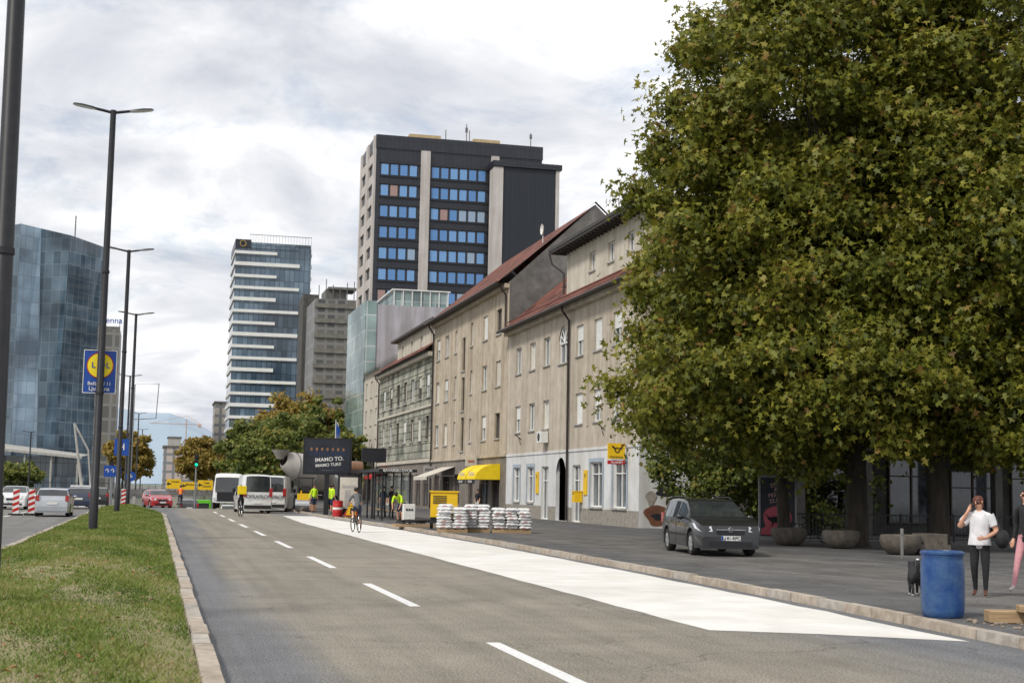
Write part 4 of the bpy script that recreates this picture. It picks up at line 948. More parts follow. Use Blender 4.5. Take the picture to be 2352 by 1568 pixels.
build('body',MB().box(-1.2,-.5,.75,1.2,.5,1.2).box(.3,-.4,1.2,1.1,.4,1.4),['ypaint'],rl); build('canopy',MB().box(-.9,-.5,2.2,.6,.5,2.28).tube([(-.8,.45,1.2),(-.8,.45,2.2)],.03,6).tube([(-.8,-.45,1.2),(-.8,-.45,2.2)],.03,6),['black'],rl); build('seat',MB().box(-.6,-.25,1.2,-.2,.25,1.35).box(-.7,-.25,1.35,-.6,.25,1.7),['black'],rl)
gb=thing('bus','bright green city bus beyond the road crest','bus',(6.2,205,-3.4),90)
gm=mat('bright_green_bus_paint',(.15,.6,.03),(.12,.5,.03),1,.35,coat=.5)
build('body',MB().box(-6,-1.25,.35,6,1.25,3.1),[gm],gb); build('rear_window',MB().box(-6.03,-1.,1.7,-6.005,1.,2.7),['carglass'],gb); build('side_window',MB().box(-5.7,-1.28,1.5,5.7,-1.255,2.6).box(-5.7,1.255,1.5,5.7,1.28,2.6),['carglass'],gb)
for x in(-3.5,3.8):
    for sd in(1,-1): obj('wheel',wt,gb,(x,sd*1.12,.5))
for sd in(1,-1): build('tail_light',MB().box(-6.04,sd*1.05-.1,.8,-6.0,sd*1.05+.1,1.2),['redlens'],gb)
# ---------------------------------------------------------------- bridge, signs, signals
br=thing('railway_bridge','low dark bridge crossing over the sunken road','bridge',(0,232,0))
build('deck',MB().box(-24,0,.1,14,5,.85),['concdark'],br)
rlm=MB()
for i in range(39): rlm.box(-24+i,-.1,.85,-23.94+i,-.02,1.7)
rlm.box(-24,-.12,1.7,14,-.02,1.78); build('railing',rlm,['black'],br)
for a,b in((-20,-16.6),(11.05,13),(-3.4,-2.9)): build('abutment',MB().box(a,.2,-3.6,b,4.8,.08),['concrete'],br)
def dsign(x,w_,z0,z1,lines,label,y=229):
    s=thing('direction_sign',label,'road sign',(x,y,dip(y))); 
    build('post',MB().tube([(-w_*.35,.1,0),(-w_*.35,.1,z1-dip(y)-.1)],.06,6),['alu'],s); build('post',MB().tube([(w_*.35,.1,0),(w_*.35,.1,z1-dip(y)-.1)],.06,6),['alu'],s)
    build('panel',MB().box(-w_/2,-.03,z0-dip(y),w_/2,.05,z1-dip(y)),['ypaint'],s)
    for i,l in enumerate(lines): lettering(s,l,.42,(.2,-.05,z1-dip(y)-.4-i*.52),0,'black')
    c=-w_*.36; zc=(z0+z1)/2-dip(y); build('arrow',MB().face([(c-.3,-.04,zc),(c,-.04,zc+.35),(c,-.04,zc+.12),(c+.35,-.04,zc+.12),(c+.35,-.04,zc-.12),(c,-.04,zc-.12),(c,-.04,zc-.35)]),['black'],s)
dsign(2.8,2.2,1.1,2.6,['Center'],'yellow direction sign with arrow'); dsign(5.1,2.2,1.0,2.2,['Maribor'],'yellow direction sign with arrow'); dsign(7.6,2.3,1.0,2.5,['Celje','Zasavje'],'yellow direction sign with arrow')
def tlight(x,y,h,label):
    s=thing('traffic_light',label,'traffic light',(x,y,dip(y) if -16<x<9 else 0)); z=h
    build('pole',MB().tube([(0,0,0),(0,0,h)],.07,8),['alu'],s)
    build('housing',MB().box(-.17,-.16,z-.9,.17,.12,z+.15).tube([(0,-.16,z-.05),(0,-.34,z-.05)],.13,10).tube([(0,-.16,z-.38),(0,-.34,z-.38)],.13,10),['black'],s)
    e=bpy.data.materials.get('green_signal') or mat('green_signal',(.0,.6,.3),(.0,.5,.25),2,.4)
    e.node_tree.nodes['Principled BSDF'].inputs['Emission Color'].default_value=(0,1,.45,1); e.node_tree.nodes['Principled BSDF'].inputs['Emission Strength'].default_value=1.2
    build('green_lens',MB().lathe([(.12,0),(.001,-.03)],14,(0,-.18,z-.72),axis='y'),[e],s)
tlight(3.3,124,4.6,'black traffic light showing green on thin pole'); tlight(-12.5,118,4.4,'black traffic light beside far carriageway'); tlight(-3.2,110,3.2,'small traffic light on the median end')
def bsign(x,y,z,w_,h_,m,label,mark=None,shape='rect'):
    s=thing('road_sign',label,'road sign',(x,y,0.2 if y<106 else dip(y))); build('post',MB().tube([(0,.06,0),(0,.06,z+h_)],.035,6),['alu'],s)
    if shape=='rect': build('panel',MB().box(-w_/2,-.02,z,w_/2,.02,z+h_),[m],s)
    elif shape=='disc':
        build('panel',MB().lathe([(.001,-.02),(w_/2,-.02),(w_/2,.02)],20,(0,0,z+h_/2),axis='y'),[m],s)
    if mark: lettering(s,mark,h_*.55,(0,-.04,z+h_/2),0,'white')
bsign(-2.3,99,3.4,.95,1.1,'blue','blue rectangular lane sign on the median','H'); bsign(-1.7,104,1.7,.7,.7,'blue','round blue arrow sign on the median','↓','disc')
bsign(-3.0,106,2.2,1.2,.8,'blue','blue lane direction sign with white arrows','↑↑↑'); bsign(-13.,95,2.8,.9,.9,'red','red and white no entry disc','—','disc')
gn=thing('gantry_frame','thin steel gantry frame above the road','gantry',(-3.1,190,0))
build('frame',MB().tube([(0,0,-4),(0,0,14.5),(3.,0,14.7),(2.8,0,10.2),(0,0,10)],.07,6),['alu'],gn)
cp=thing('concrete_pump','white articulated concrete pump boom','construction machine',(-7.2,150,-1.5),0)
build('boom',MB().tube([(0,0,3),(-1.0,0,9.2)],[.16,.1],6).tube([(-1.0,0,9.2),(.5,0,6.5)],[.1,.09],6).tube([(.5,0,6.5),(1.0,0,1.5)],[.09,.07],6),['concrete'],cp); build('base',MB().box(-1.2,-2,0,1.2,2,2).box(-1,-1,2,1,1,3),['whitecoat'],cp)
for sd in(1,-1):
    for y in(-1.4,1.4): obj('wheel',wt,cp,(sd*1.1,y,.5),90)
tcn=thing('tower_crane','distant orange tower crane over rooftops','crane',(17,900,0)); q=MB()
q.tube([(0,0,0),(0,0,42)],.3,4).tube([(-22,0,39),(9,0,39)],.22,4).tube([(0,0,44),(-20,0,39.5)],.1,4).tube([(0,0,44),(9,0,39)],.1,4).box(7,-1,37,9,1,39)
build('mast',q,[mat('crane_orange',(.5,.36,.3),(.46,.33,.28),1,.6)],tcn)
def tpanel(x,y):
    s=thing('traffic_barrier','red and white striped traffic guidance panel','traffic barrier',(x,y,0),group='striped traffic panels')
    build('foot',MB().box(-.35,-.15,0,.35,.15,.1),['rubber'],s)
    build('board',MB().box(-.16,-.03,.1,.16,.03,1.35),['white'],s)
    for i in range(4): z=.15+i*.3; build('stripe',MB().face([(-.16,-.034,z),(.16,-.034,z+.14),(.16,-.034,z+.3),(-.16,-.034,z+.16)]),['red'],s)
tpanel(-6.9,77.5); tpanel(-6.2,78.3); tpanel(-2.2,108)
bb=thing('billboard','dark billboard on a black post with group portrait','billboard',(9.75,84,.12),-4)
build('post',MB().box(-.14,-.1,0,.14,.1,2.4),['black'],bb)
M['bbdark']=mat('dark_poster',(.012,.015,.022),(.03,.035,.05),1.2,.4)
build('frame',MB().box(-1.42,-.12,2.35,1.42,.12,4.5),['black'],bb); build('poster',MB().box(-1.3,-.14,2.47,1.3,-.123,4.38),['bbdark'],bb)
hd=MB(); 
for i in range(7):
    x=-.95+i*.31; z=3.95+.12*((i*3)%3-1)
    blob(hd,x,z,.07,.1,-.155,0,12); blob(hd,x,z-.25,.13,.17,-.15,1,12)
build('portrait',hd,[mat('portrait_skin',(.3,.16,.1),(.2,.1,.06),3,.6),M['navy']],bb)
lettering(bb,'IMAMO TO.',.32,(.1,-.16,3.25),0,'white',tilt=5); lettering(bb,'IMAMO TUKI!',.25,(.05,-.16,2.92),0,'white',tilt=5); lettering(bb,'· · · · · · · · ·',.14,(0,-.16,2.6),0,'white')
sh=thing('bus_shelter','long dark glass bus shelter at the kerb','bus shelter',(11.2,72,.12))
for i in range(6):
    y=i*2.6; 
    for x in(0,1.4): build('post',MB().box(x-.04,y-.04,0,x+.04,y+.04,2.45),['black'],sh)
build('roof',MB().box(-.25,-.3,2.46,1.7,13.4,2.6),['black'],sh)
tg=bpy.data.materials.new('shelter_glass'); tg.use_nodes=True; b_=tg.node_tree.nodes['Principled BSDF']; b_.inputs['Base Color'].default_value=(.5,.6,.6,1); b_.inputs['Roughness'].default_value=.05; b_.inputs['Alpha'].default_value=.35
for i in range(5): build('glass_pane',MB().box(1.395,i*2.6+.06,.3,1.405,i*2.6+2.54,2.3),[tg],sh)
build('bench',MB().box(.9,1,.42,1.3,12,.47),['wood'],sh)
lettering(sh,'BAVARSKI DVOR',.2,(.7,-.33,2.53),0,'white')
ad=thing('advertising_column','backlit poster case with pale framed poster','advertising display',(10.6,80.5,.12),-8)
build('case',MB().box(-.62,-.1,.1,.62,.1,2.35),['black'],ad); build('poster',MB().box(-.5,-.12,.45,.5,-.103,2.2),['cream'],ad); build('figure',MB().box(-.2,-.13,.6,.1,-.122,1.5).box(-.35,-.13,1.6,.35,-.122,1.75),['concrete'],ad)
ds=thing('information_display','black passenger information screen on a pole','display',(11.3,76,.12)); build('pole',MB().tube([(0,.1,0),(0,.1,3.6)],.06,8),['black'],ds); build('screen',MB().box(-.65,-.1,3.0,.65,.1,3.75),['black'],ds)
tk=thing('storage_tank','brown steel tank behind the shelter','tank',(12.3,98,.12)); build('vessel',MB().lathe([(.001,-1.6),(.4,-1.5),(.45,-1.3),(.45,1.3),(.4,1.5),(.001,1.6)],20,(0,0,3.0),axis='x'),['brown'],tk,smooth=50); build('leg',MB().box(-1,-.3,0,-.9,.3,2.6),['black'],tk); build('leg',MB().box(.9,-.3,0,1,.3,2.6),['black'],tk)
for x,y in((14.3,118),(14.9,122),(15.5,126)):
    s=thing('flagpole','slim white flagpole with furled blue flag','flagpole',(x,y,.12),group='flagpoles by the shops'); build('pole',MB().tube([(0,0,0),(0,0,7.2)],[.05,.03],6),['white'],s); build('flag',MB().face([(.03,0,7.),(.16,0,6.7),(.1,0,5.6),(.04,0,5.7)]),['blue'],s)
aw=thing('awning','bright yellow scalloped cafe awning','awning',(22,0,0))
for (a,b) in((91.4,94.05),(94.4,97)):
    mb=MB(); n=14
    for i in range(n):
        t0,t1=i/n*math.pi/2,(i+1)/n*math.pi/2; P=lambda t,y:(-1.7*math.sin(t)-.02,y,2.45+1.05*math.cos(t))
        mb.face([P(t0,a),P(t0,b),P(t1,b),P(t1,a)])
        mb.face([P(t0,a),P(t1,a),(-.02,a,2.45)]); mb.face([P(t0,b),P(t1,b),(-.02,b,2.45)])
    build('canopy',mb,['yellow'],aw); build('valance',MB().box(-1.74,a,2.15,-1.72,b,2.44),['blackcloth'],aw)
    lettering(aw,'Castrana',.5,(-1.68,(a+b)/2,2.85),-90,'cream'); lettering(aw,'PIZZA BISTRO',.2,(-1.76,(a+b)/2,2.3),-90,'white')
aw=thing('awning','pale cream pull out shop awning','awning',(22,0,0)); build('canopy',MB().face([(-.02,106,3.5),(-.02,111.4,3.5),(-2.2,111.4,2.7),(-2.2,106,2.7)]).box(-2.22,106,2.45,-2.19,111.4,2.7),['cream'],aw)
for y in(106.2,111.2): build('arm',MB().tube([(0,y,2.8),(-2.1,y,2.7)],.03,6),['alu'],aw)
aw=thing('awning','small red shop awning','awning',(22,0,0)); build('canopy',MB().face([(-.02,138,3.6),(-.02,143,3.6),(-1.6,143,2.9),(-1.6,138,2.9)]).box(-1.62,138,2.65,-1.6,143,2.9),['red'],aw); build('arm',MB().tube([(0,138.2,2.9),(-1.5,138.2,2.85)],.03,6),['alu'],aw)
def psign(y,z0,z1,w_,m,lines,label,mc='black'):
    s=thing('shop_sign',label,'sign',(22,y,0)); build('panel',MB().box(-w_-.15,-.06,z0,-.15,.06,z1),[m],s); build('bracket',MB().tube([(0,0,z1-.1),(-.2,0,z1-.1)],.025,6),['black'],s); build('bracket',MB().tube([(0,0,z0+.1),(-.2,0,z0+.1)],.025,6),['black'],s)
    for t,sz,z in lines: lettering(s,t,sz,(-w_/2-.15,-.08,z),0,mc)
    return s
ps=psign(65.3,3.35,4.1,.85,'ypaint',[('Pošta Slovenije',.11,3.45)],'yellow post office sign with black horn emblem')
hn=MB().lathe([(.13,0),(.09,0),(.09,-.02),(.13,-.02),(.13,0)],20,(-.55,-.065,3.78),axis='y').face([(-.75,-.085,3.98),(-.62,-.085,3.86),(-.66,-.085,3.8),(-.85,-.085,3.95)]).face([(-.42,-.085,3.9),(-.25,-.085,3.97),(-.35,-.085,3.8),(-.44,-.085,3.84)]); build('emblem',hn,['black'],ps)
psign(65.3,3.1,3.28,.85,'red',[('NovaKBM',.14,3.19)],'small dark red bank name sign','white')
psign(98,3.4,4.1,.8,'cream',[('BAR',.25,3.75)],'small white and red bar sign','red'); psign(113.5,2.7,3.6,.9,'concrete',[('FOTO',.25,3.3)],'small pale shop sign','navy')
psign(140,2.2,3.2,1.0,'red',[('PEK',.3,2.8)],'small red shop sign','white')
for y in(81.9,72.1):
    s=thing('wall_banner','narrow yellow vertical banner beside the door','sign',(22,y,0)); build('panel',MB().box(-.06,-.3,1.6,-.01,.3,2.9),['ypaint'],s); lettering(s,'O',.3,(-.07,0,2.6),-90,'black')
pb=thing('post_box','yellow wall mounted post box','post box',(21.85,72.9,1.2)); build('body',MB().box(-.3,-.25,0,.13,.25,.55).box(-.33,-.27,.55,.14,.27,.6),['ypaint'],pb); build('slot',MB().box(-.31,-.15,.42,-.302,.15,.47),['black'],pb)
# ---------------------------------------------------------------- construction bits
def sackmesh(L2,W2,H2,k):
    bm_=MB(); n=8
    for sgn in(1,-1):
        g=[]
        for i in range(n+1):
            for j in range(n+1):
                u=-1+2*i/n; v=-1+2*j/n; e=(1-abs(u)**5)*(1-abs(v)**5)
                g.append(len(bm_.v)); bm_.v.append((u*L2*(1-.05*v*v),v*W2*(1-.05*u*u),sgn*H2*(e**.3)+.014*math.sin(u*7+k*2+v*5)))
        for i in range(n):
            for j in range(n):
                a=g[i*(n+1)+j]; b=g[(i+1)*(n+1)+j]; c=g[(i+1)*(n+1)+j+1]; d2=g[i*(n+1)+j+1]
                bm_.f.append((a,b,c,d2) if sgn>0 else (a,d2,c,b)); bm_.m.append(0)
    yy=-W2*1.01
    if k==1: bm_.face([(-L2*.5,yy,-.025),(L2*.1,yy,-.02),(L2*.1,yy,.015),(-L2*.5,yy,.01)],1)
    if k==2: bm_.face([(-L2*.1,yy,-.02),(L2*.6,yy,-.015),(L2*.6,yy,.012),(-L2*.1,yy,.008)],2)
    return mesh_of('sack',bm_,['bags','weave','weave2'],60)
def pallet(x,y,w_,d_,rows,rz,label):
    t=thing('pallet_of_sacks',label,'pallet',(x,y,.12),rz,'pallets stacked with sacks'); mb=MB()
    for i in range(5): a=-w_/2+i*(w_-.1)/4; mb.box(a,-d_/2,.12,a+.1,d_/2,.145)
    for i in range(3): a=-d_/2+i*(d_-.1)/2; mb.box(-w_/2,a,.0,w_/2,a+.1,.117)
    build('pallet',mb,['wood'],t); nx=max(2,round(w_/.5)); sw=w_/nx
    ms=[sackmesh(sw*.52,d_*.27,.068,k) for k in range(3)]
    for r_ in range(rows):
        for i in range(nx):
            for s in(-1,1):
                if r_==rows-1 and R.random()<.2: continue
                obj('sack',ms[R.randrange(3)],t,(-w_/2+sw*(i+.5)+R.uniform(-.05,.05),s*d_*.25+R.uniform(-.04,.04),.205+r_*.112),R.uniform(-7,7))
    return t
pallet(11.05,53.6,1.15,.95,8,-10,'wooden pallet stacked with white plastic sacks'); pallet(12.15,54.1,.95,.9,8,-13,'wooden pallet stacked with white plastic sacks'); pallet(13.45,53.9,1.5,.95,7,-12,'wide low pallet stacked with white sacks')
ge=thing('compressor','yellow construction compressor behind the pallets','compressor',(11.5,57.5,.12),-12); build('body',MB().box(-.55,-.5,.5,.55,.8,1.5).box(-.6,-.55,1.5,.6,.85,1.56),['ypaint'],ge)
vt=MB()
for i in range(5): vt.box(-.45,-.52,1.05+i*.07,.1,-.503,1.08+i*.07)
build('vent',vt,['black'],ge); build('chassis',MB().box(-.5,-.4,.25,.5,.7,.49),['black'],ge); lettering(ge,'KAESER',.13,(.0,-.51,.85),0,'black')
for sd in(1,-1): build('wheel',MB().lathe([(.001,-.06),(.24,-.06),(.24,.06),(.001,.06)],16,(sd*.5,.1,.26),axis='x'),['rubber'],ge)
cab=thing('control_cabinet','white electrical control cabinet on the pavement','cabinet',(11.0,63,.12)); build('body',MB().box(-.25,-.2,.1,.25,.2,.95),['white'],cab)
for x in(-.12,0,.12): build('socket',MB().lathe([(.05,0),(.04,-.03),(.001,-.03)],10,(x,-.2,.7),axis='y'),['black'],cab)
build('foot',MB().box(-.25,-.2,0,.25,.2,.1),['black'],cab)
cbp=thing('cable_pile','tangled pile of black hoses on a pallet','hoses',(10.9,61.,.12)); q=MB().box(-.9,-.5,.0,.9,.5,.1,1); pts=[(math.cos(i*.55)*(.45+.3*math.sin(i*.31)),math.sin(i*.55)*.4,.16+.12*abs(math.sin(i*.9))) for i in range(60)]; q.tube(pts,.035,6,0); build('hose',q,['rubber','wood'],cbp)
rb_=thing('red_drum','red oil drum beside the kerb','drum',(9.95,80,.12)); build('body',MB().lathe([(.001,.0),(.28,0),(.29,.02),(.28,.3),(.295,.31),(.28,.33),(.28,.6),(.295,.61),(.28,.63),(.29,.88),(.27,.89),(.27,.86),(.001,.86)],20),['red'],rb_,smooth=50); build('label_band',MB().lathe([(.286,.4),(.286,.52)],20),['white'],rb_)
ws=thing('warning_sign','yellow triangular warning sign on a stand','road sign',(10.3,77,.12)); build('panel',MB().face([(-.42,0,.1),(.42,0,.1),(0,.1,.85)]).box(-.3,.1,0,.3,.14,.06),['ypaint'],ws); build('border',MB().face([(-.42,-.003,.1),(.42,-.003,.1),(.34,-.003,.16),(-.34,-.003,.16)]).face([(-.42,-.003,.1),(-.3,-.003,.16),(0,.093,.74),(0,.095,.85)]).face([(.42,-.003,.1),(.3,-.003,.16),(0,.093,.74),(0,.095,.85)]),['red'],ws); build('symbol',MB().ball((0,.02,.5),.05,.02,.05,8).box(-.05,-.01,.22,.05,.03,.45),['black'],ws)
bl=thing('blue_barrel','scuffed blue plastic barrel near the kerb','barrel',(10.55,17.75,.12))
M['bluep']=mat('scuffed_blue_plastic',(.008,.055,.22),(.05,.12,.27),5,.38,.25,detail=10,dirt=.4)
build('body',MB().lathe([(.001,.0),(.25,0),(.275,.03),(.285,.1),(.292,.3),(.292,.6),(.284,.76),(.274,.8),(.284,.83),(.286,.88),(.27,.9),(.262,.885),(.262,.7),(.001,.68)],36),['bluep'],bl,smooth=40)
build('rim_band',MB().lathe([(.287,.845),(.298,.855),(.298,.88),(.287,.89)],36),['bluep'],bl,smooth=40)
def board(x,y,z,l,w_,h_,rz,label='rough sawn timber board lying near the kerb'):
    o=build('timber_board',MB().box(0,-w_/2,0,l,w_/2,h_),['wood'],None,loc=(x,y,z),rz=rz,label=label,category='plank',group='timber boards near the kerb')
    bv=o.modifiers.new('b','BEVEL'); bv.width=.01
board(10.72,16.95,.122,2.8,.3,.16,-17); board(10.85,15.95,.122,2.2,.28,.15,-8); board(10.95,16.6,.284,2.1,.24,.09,-21)
M['gravel']=mat('loose_rubble',(.36,.3,.24),(.2,.16,.12),9,.95,.8)
mb=MB(); rg=random.Random(4)
for i in range(300):
    s=rg.uniform(.008,.035); mb.ball((10.4+rg.random()*2.2,14.2+rg.random()*3.0,.12+s*.4),s*rg.uniform(.7,1.4),s,s*.7,5)
build('rubble',mb,['gravel'],None,kind='stuff',label='loose rubble scattered by the kerb',category='rubble')
pm=mesh_of('bowl',MB().lathe([(.001,0),(.3,0),(.42,.06),(.56,.25),(.6,.42),(.57,.55),(.5,.57),(.48,.5),(.001,.5)],24),['planter'],45)
def planter(x,y,rz=0):
    t=thing('planter','round weathered concrete planter','planter',(x,y,.12),rz,'concrete planters under the trees'); obj('bowl',pm,t); build('soil',MB().lathe([(.49,.505),(.001,.53)],20),['bark'],t)
    return t
for x,y in((20.4,43.8),(21.1,41.5),(20.9,37.4)): planter(x,y)
po=thing('poster_stand','dark poster stand advertising a street art festival','poster',(21.35,46.8,.12),-18)
build('frame',MB().box(-.66,-.08,.1,.66,.08,2.35),['alu'],po); build('sheet',MB().box(-.6,-.1,.2,.6,-.083,2.25),['bbdark'],po)
M['ppink']=mat('poster_pink',(.55,.12,.15),(.36,.07,.1),2,.6)
pk=MB(); blob(pk,-.02,.82,.5,.44,-.11,0,28,wv=.06,ph=1); pk.face([(-.58,-.111,.25),(.58,-.111,.22),(.58,-.111,.5),(.1,-.111,.42),(-.4,-.111,.55),(-.58,-.111,.45)]); build('artwork',pk,['ppink'],po)
dgm=MB(); blob(dgm,-.05,.78,.28,.11,-.12,0,wv=.2); blob(dgm,.2,.93,.11,.08,-.122,0); dgm.face([(-.3,-.12,.75),(-.45,-.12,1.0),(-.25,-.12,.82)]).face([(.1,-.12,.72),(.14,-.12,.5),(.18,-.12,.72)]).face([(-.2,-.12,.72),(-.22,-.12,.48),(-.12,-.12,.72)]); build('silhouette',dgm,['blackcloth'],po)
M['poscr']=mat('poster_lettering',(.6,.38,.36),(.5,.3,.3),2,.6)
for t_,z in(('STREET',2.02),('ART',1.86),('FESTIVAL',1.68),('22.6.-4.7.',1.48)): lettering(po,t_,.19,(.05,-.115,z),0,'poscr',tilt=12)
fn=thing('railing_fence','black metal railing behind the trees','fence',(22.6,48.3,.12)); q=MB()
for i in range(96): q.box(i*.14,-.01,.1,i*.14+.02,.01,.95)
q.box(0,-.02,.95,13.4,.02,1.0); q.box(0,-.02,.08,13.4,.02,.12); build('bars',q,['black'],fn)
for i in range(7): build('post',MB().box(i*2.2-.03,-.03,0,i*2.2+.03,.03,1.05),['black'],fn)
for x,y in((17.2,27.5),(19.6,35.0)):
    s=thing('bollard','short dark metal bollard','bollard',(x,y,.12),group='bollards'); build('post',MB().tube([(0,0,0),(0,0,.78),(0,0,.8)],[.045,.045,.03],10).tube([(0,0,.62),(0,0,.66)],.05,10),['concdark'],s,smooth=40)
cs=thing('stone_steps','low stacked concrete blocks under the trees','concrete blocks',(21.9,37.6,.12)); build('block',MB().box(-.5,-.4,0,.5,.4,.3),['planter'],cs); build('block',MB().box(-.3,-.3,.302,.45,.4,.6),['planter'],cs)
# ---------------------------------------------------------------- bicycles
def bicycle(label,loc,rz,col='black'):
    t=thing('bicycle',label,'bicycle',loc,rz)
    wm_=MB(); n=24; r=.33
    pts=[(0,r*math.cos(2*math.pi*i/n),r*math.sin(2*math.pi*i/n)) for i in range(n+1)]; wm_.tube(pts,.02,6,0)
    for i in range(12): a=2*math.pi*i/12; wm_.tube([(0,0,0),(0,r*math.cos(a),r*math.sin(a))],.003,3,1,False)
    wme=mesh_of('wheel',wm_,['rubber','chrome'],50)
    obj('wheel',wme,t,(0,-.53,.35)); obj('wheel',wme,t,(0,.5,.35))
    f=MB(); bb_=(0,.08,.3); sd=(0,.24,.82); hd_=(0,-.4,.82)
    for a,b in((bb_,sd),(bb_,hd_),(sd,hd_),(bb_,(0,.5,.35)),((0,.22,.76),(0,.5,.35)),(hd_,(0,-.44,.6)),((0,-.44,.6),(0,-.53,.35)),(hd_,(0,-.39,1.0))): f.tube([a,b],.018,7)
    build('frame',f,[col],t,smooth=50)
    build('handlebar',MB().tube([(-.28,-.32,1.0),(-.2,-.42,1.02),(0,-.4,1.0),(.2,-.42,1.02),(.28,-.32,1.0)],.013,6),['black'],t)
    build('saddle',MB().ball((0,.26,.9),.07,.13,.035,10).tube([(0,.24,.8),(0,.25,.9)],.013,6),['black'],t,smooth=50)
    build('crank',MB().tube([(-.12,.08,.14),(-.12,.08,.3),(.12,.08,.3),(.12,.08,.46)],.012,6).box(-.18,.04,.13,-.1,.13,.15).box(.1,.04,.45,.18,.13,.47),['black'],t)
    return t
# ---------------------------------------------------------------- people
DEF=dict(pelvis=(0,0,.96),belly=(0,-.01,1.1),chest=(0,0,1.3),nb=(0,.01,1.44),neck=(0,0,1.51),jaw=(0,-.025,1.565),head=(0,-.015,1.645),crown=(0,0,1.71))
RAD=dict(pelvis=.125,belly=.112,chest=.13,nb=.075,neck=.05,jaw=.06,head=.085,crown=.06,sh=.062,el=.043,wr=.028,ha=.032,hip=.088,kn=.058,an=.038,to=.03)
SIDE=dict(sh=(.165,.01,1.4),el=(.21,.03,1.13),wr=(.22,-.04,.89),ha=(.22,-.06,.82),hip=(.085,0,.9),kn=(.095,-.015,.5),an=(.1,.03,.09),to=(.11,-.12,.035))
def person(label,loc,rz,mats,pose={},scale=1.,fingers=False,girth=1.,hair='hairdark',hairlen=0,group=None,extra=None):
    J=dict(DEF)
    for k,v in SIDE.items(): J[k+'L']=v; J[k+'R']=(-v[0],v[1],v[2])
    J.update(pose)
    E=[('pelvis','belly','top'),('belly','chest','top'),('chest','nb','top'),('nb','neck','skin'),('neck','jaw','skin'),('jaw','head','skin'),('head','crown','hair')]
    for s in'LR': E+=[('nb','sh'+s,'top'),('sh'+s,'el'+s,'sleeve'),('el'+s,'wr'+s,'fore'),('wr'+s,'ha'+s,'skin'),('pelvis','hip'+s,'pants'),('hip'+s,'kn'+s,'pants'),('kn'+s,'an'+s,'shin'),('an'+s,'to'+s,'shoe')]
    names=list(dict.fromkeys([e for ed in E for e in ed[:2]])); rads=[RAD[n] if n in RAD else RAD[n[:-1]] for n in names]
    rads=[r*(girth if n in('pelvis','belly','chest') or n[:-1]in('hip','kn','sh','el') else 1) for n,r in zip(names,rads)]
    P=[Vector(J[n]) for n in names]; ed=[(names.index(a),names.index(b)) for a,b,_ in E]; tags=[e[2] for e in E]
    if fingers:
        for s in'LR':
            h=Vector(J['ha'+s]); w_=Vector(J['wr'+s]); d=(h-w_).normalized(); sd=d.cross(Vector((0,1,0.2))).normalized(); nn=sd.cross(d)
            for i,(o_,l) in enumerate(((-.026,.06),(-.009,.07),(.009,.066),(.026,.05),(-.038,.035))):
                b0=h+sd*o_*(1 if i<4 else .9)+d*(.012 if i<4 else -.02); k1=b0+d*l*.5+(sd*-.02 if i==4 else nn*.004); k2=b0+d*l*.95+nn*.022+(sd*-.015 if i==4 else Vector())
                hi=names.index('ha'+s); j=len(P); P+=[b0,k1,k2]; rads+=[.0095,.0088,.007]; ed+=[(hi,j),(j,j+1),(j+1,j+2)]; tags+=['skin']*3
    me=bpy.data.meshes.new('p'); me.from_pydata(P,ed,[]); o=bpy.data.objects.new('p',me); COL.objects.link(o)
    o.modifiers.new('s','SKIN'); 
    for i,r in enumerate(rads): me.skin_vertices[0].data[i].radius=(r,r)
    me.skin_vertices[0].data[0].use_root=True
    ss=o.modifiers.new('u','SUBSURF'); ss.levels=2 if fingers else 1; ss.render_levels=ss.levels
    bpy.context.view_layer.update(); ev=o.evaluated_get(bpy.context.evaluated_depsgraph_get()); em=bpy.data.meshes.new_from_object(ev)
    mb=MB(); mb.v=[tuple(v.co) for v in em.vertices]; tagl=['skin','top','sleeve','fore','pants','shin','shoe','hair']
    segs=[(P[a],P[b],rads[a],rads[b],tagl.index(t)) for (a,b),t in zip(ed,tags)]
    for p in em.polygons:
        c=p.center; best=9e9; bt_=0
        for a,b,ra,rb2,t in segs:
            ab=b-a; l2=ab.length_squared or 1e-9; u=min(1,max(0,(c-a).dot(ab)/l2)); dd=(c-(a+ab*u)).length/(ra+(rb2-ra)*u)
            if dd<best: best=dd; bt_=t
        mb.f.append(tuple(p.vertices)); mb.m.append(bt_)
    bpy.data.objects.remove(o)
    hd=Vector(J['head']); up=(Vector(J['crown'])-Vector(J['jaw'])).normalized(); fr=(Vector((0,-1,0))-up*Vector((0,-1,0)).dot(up)).normalized()
    if extra and 'face' in extra: fr=Vector(extra['face']).normalized()
    rt=fr.cross(up); i0=len(mb.v)
    mb.ball((0,0,0),.012,.02,.022,8,0)
    mm=Matrix((( rt.x,-fr.x,up.x,0),(rt.y,-fr.y,up.y,0),(rt.z,-fr.z,up.z,0),(0,0,0,1)))
    mb.xf(Matrix.Translation(hd+fr*.083-up*.018)@mm,i0)
    for s in(1,-1):
        i0=len(mb.v); mb.ball((0,0,0),.012,.02,.03,8,0); mb.xf(Matrix.Translation(hd+rt*s*.082-up*.01+fr*-.005)@mm,i0)
    t=build('person',mb,[M['skin'],M[mats['top']],M[mats.get('sleeve',mats['top'])],M[mats.get('fore','skin')],M[mats['pants']],M[mats.get('shin',mats['pants'])],M[mats['shoe']],M[hair]],None,smooth=75,loc=loc,rz=rz,label=label,category='person')
    t.scale=(scale,)*3
    if group: t['group']=group
    hb_=MB(); hb_.ball((0,.024,.034),.096,.092,.086,14)
    if hairlen: hb_.ball((0,.06,-.04),.075,.045,.09+hairlen,10)
    hb_.xf(Matrix.Translation(hd)@mm); build('hair',hb_,[hair],t,smooth=80)
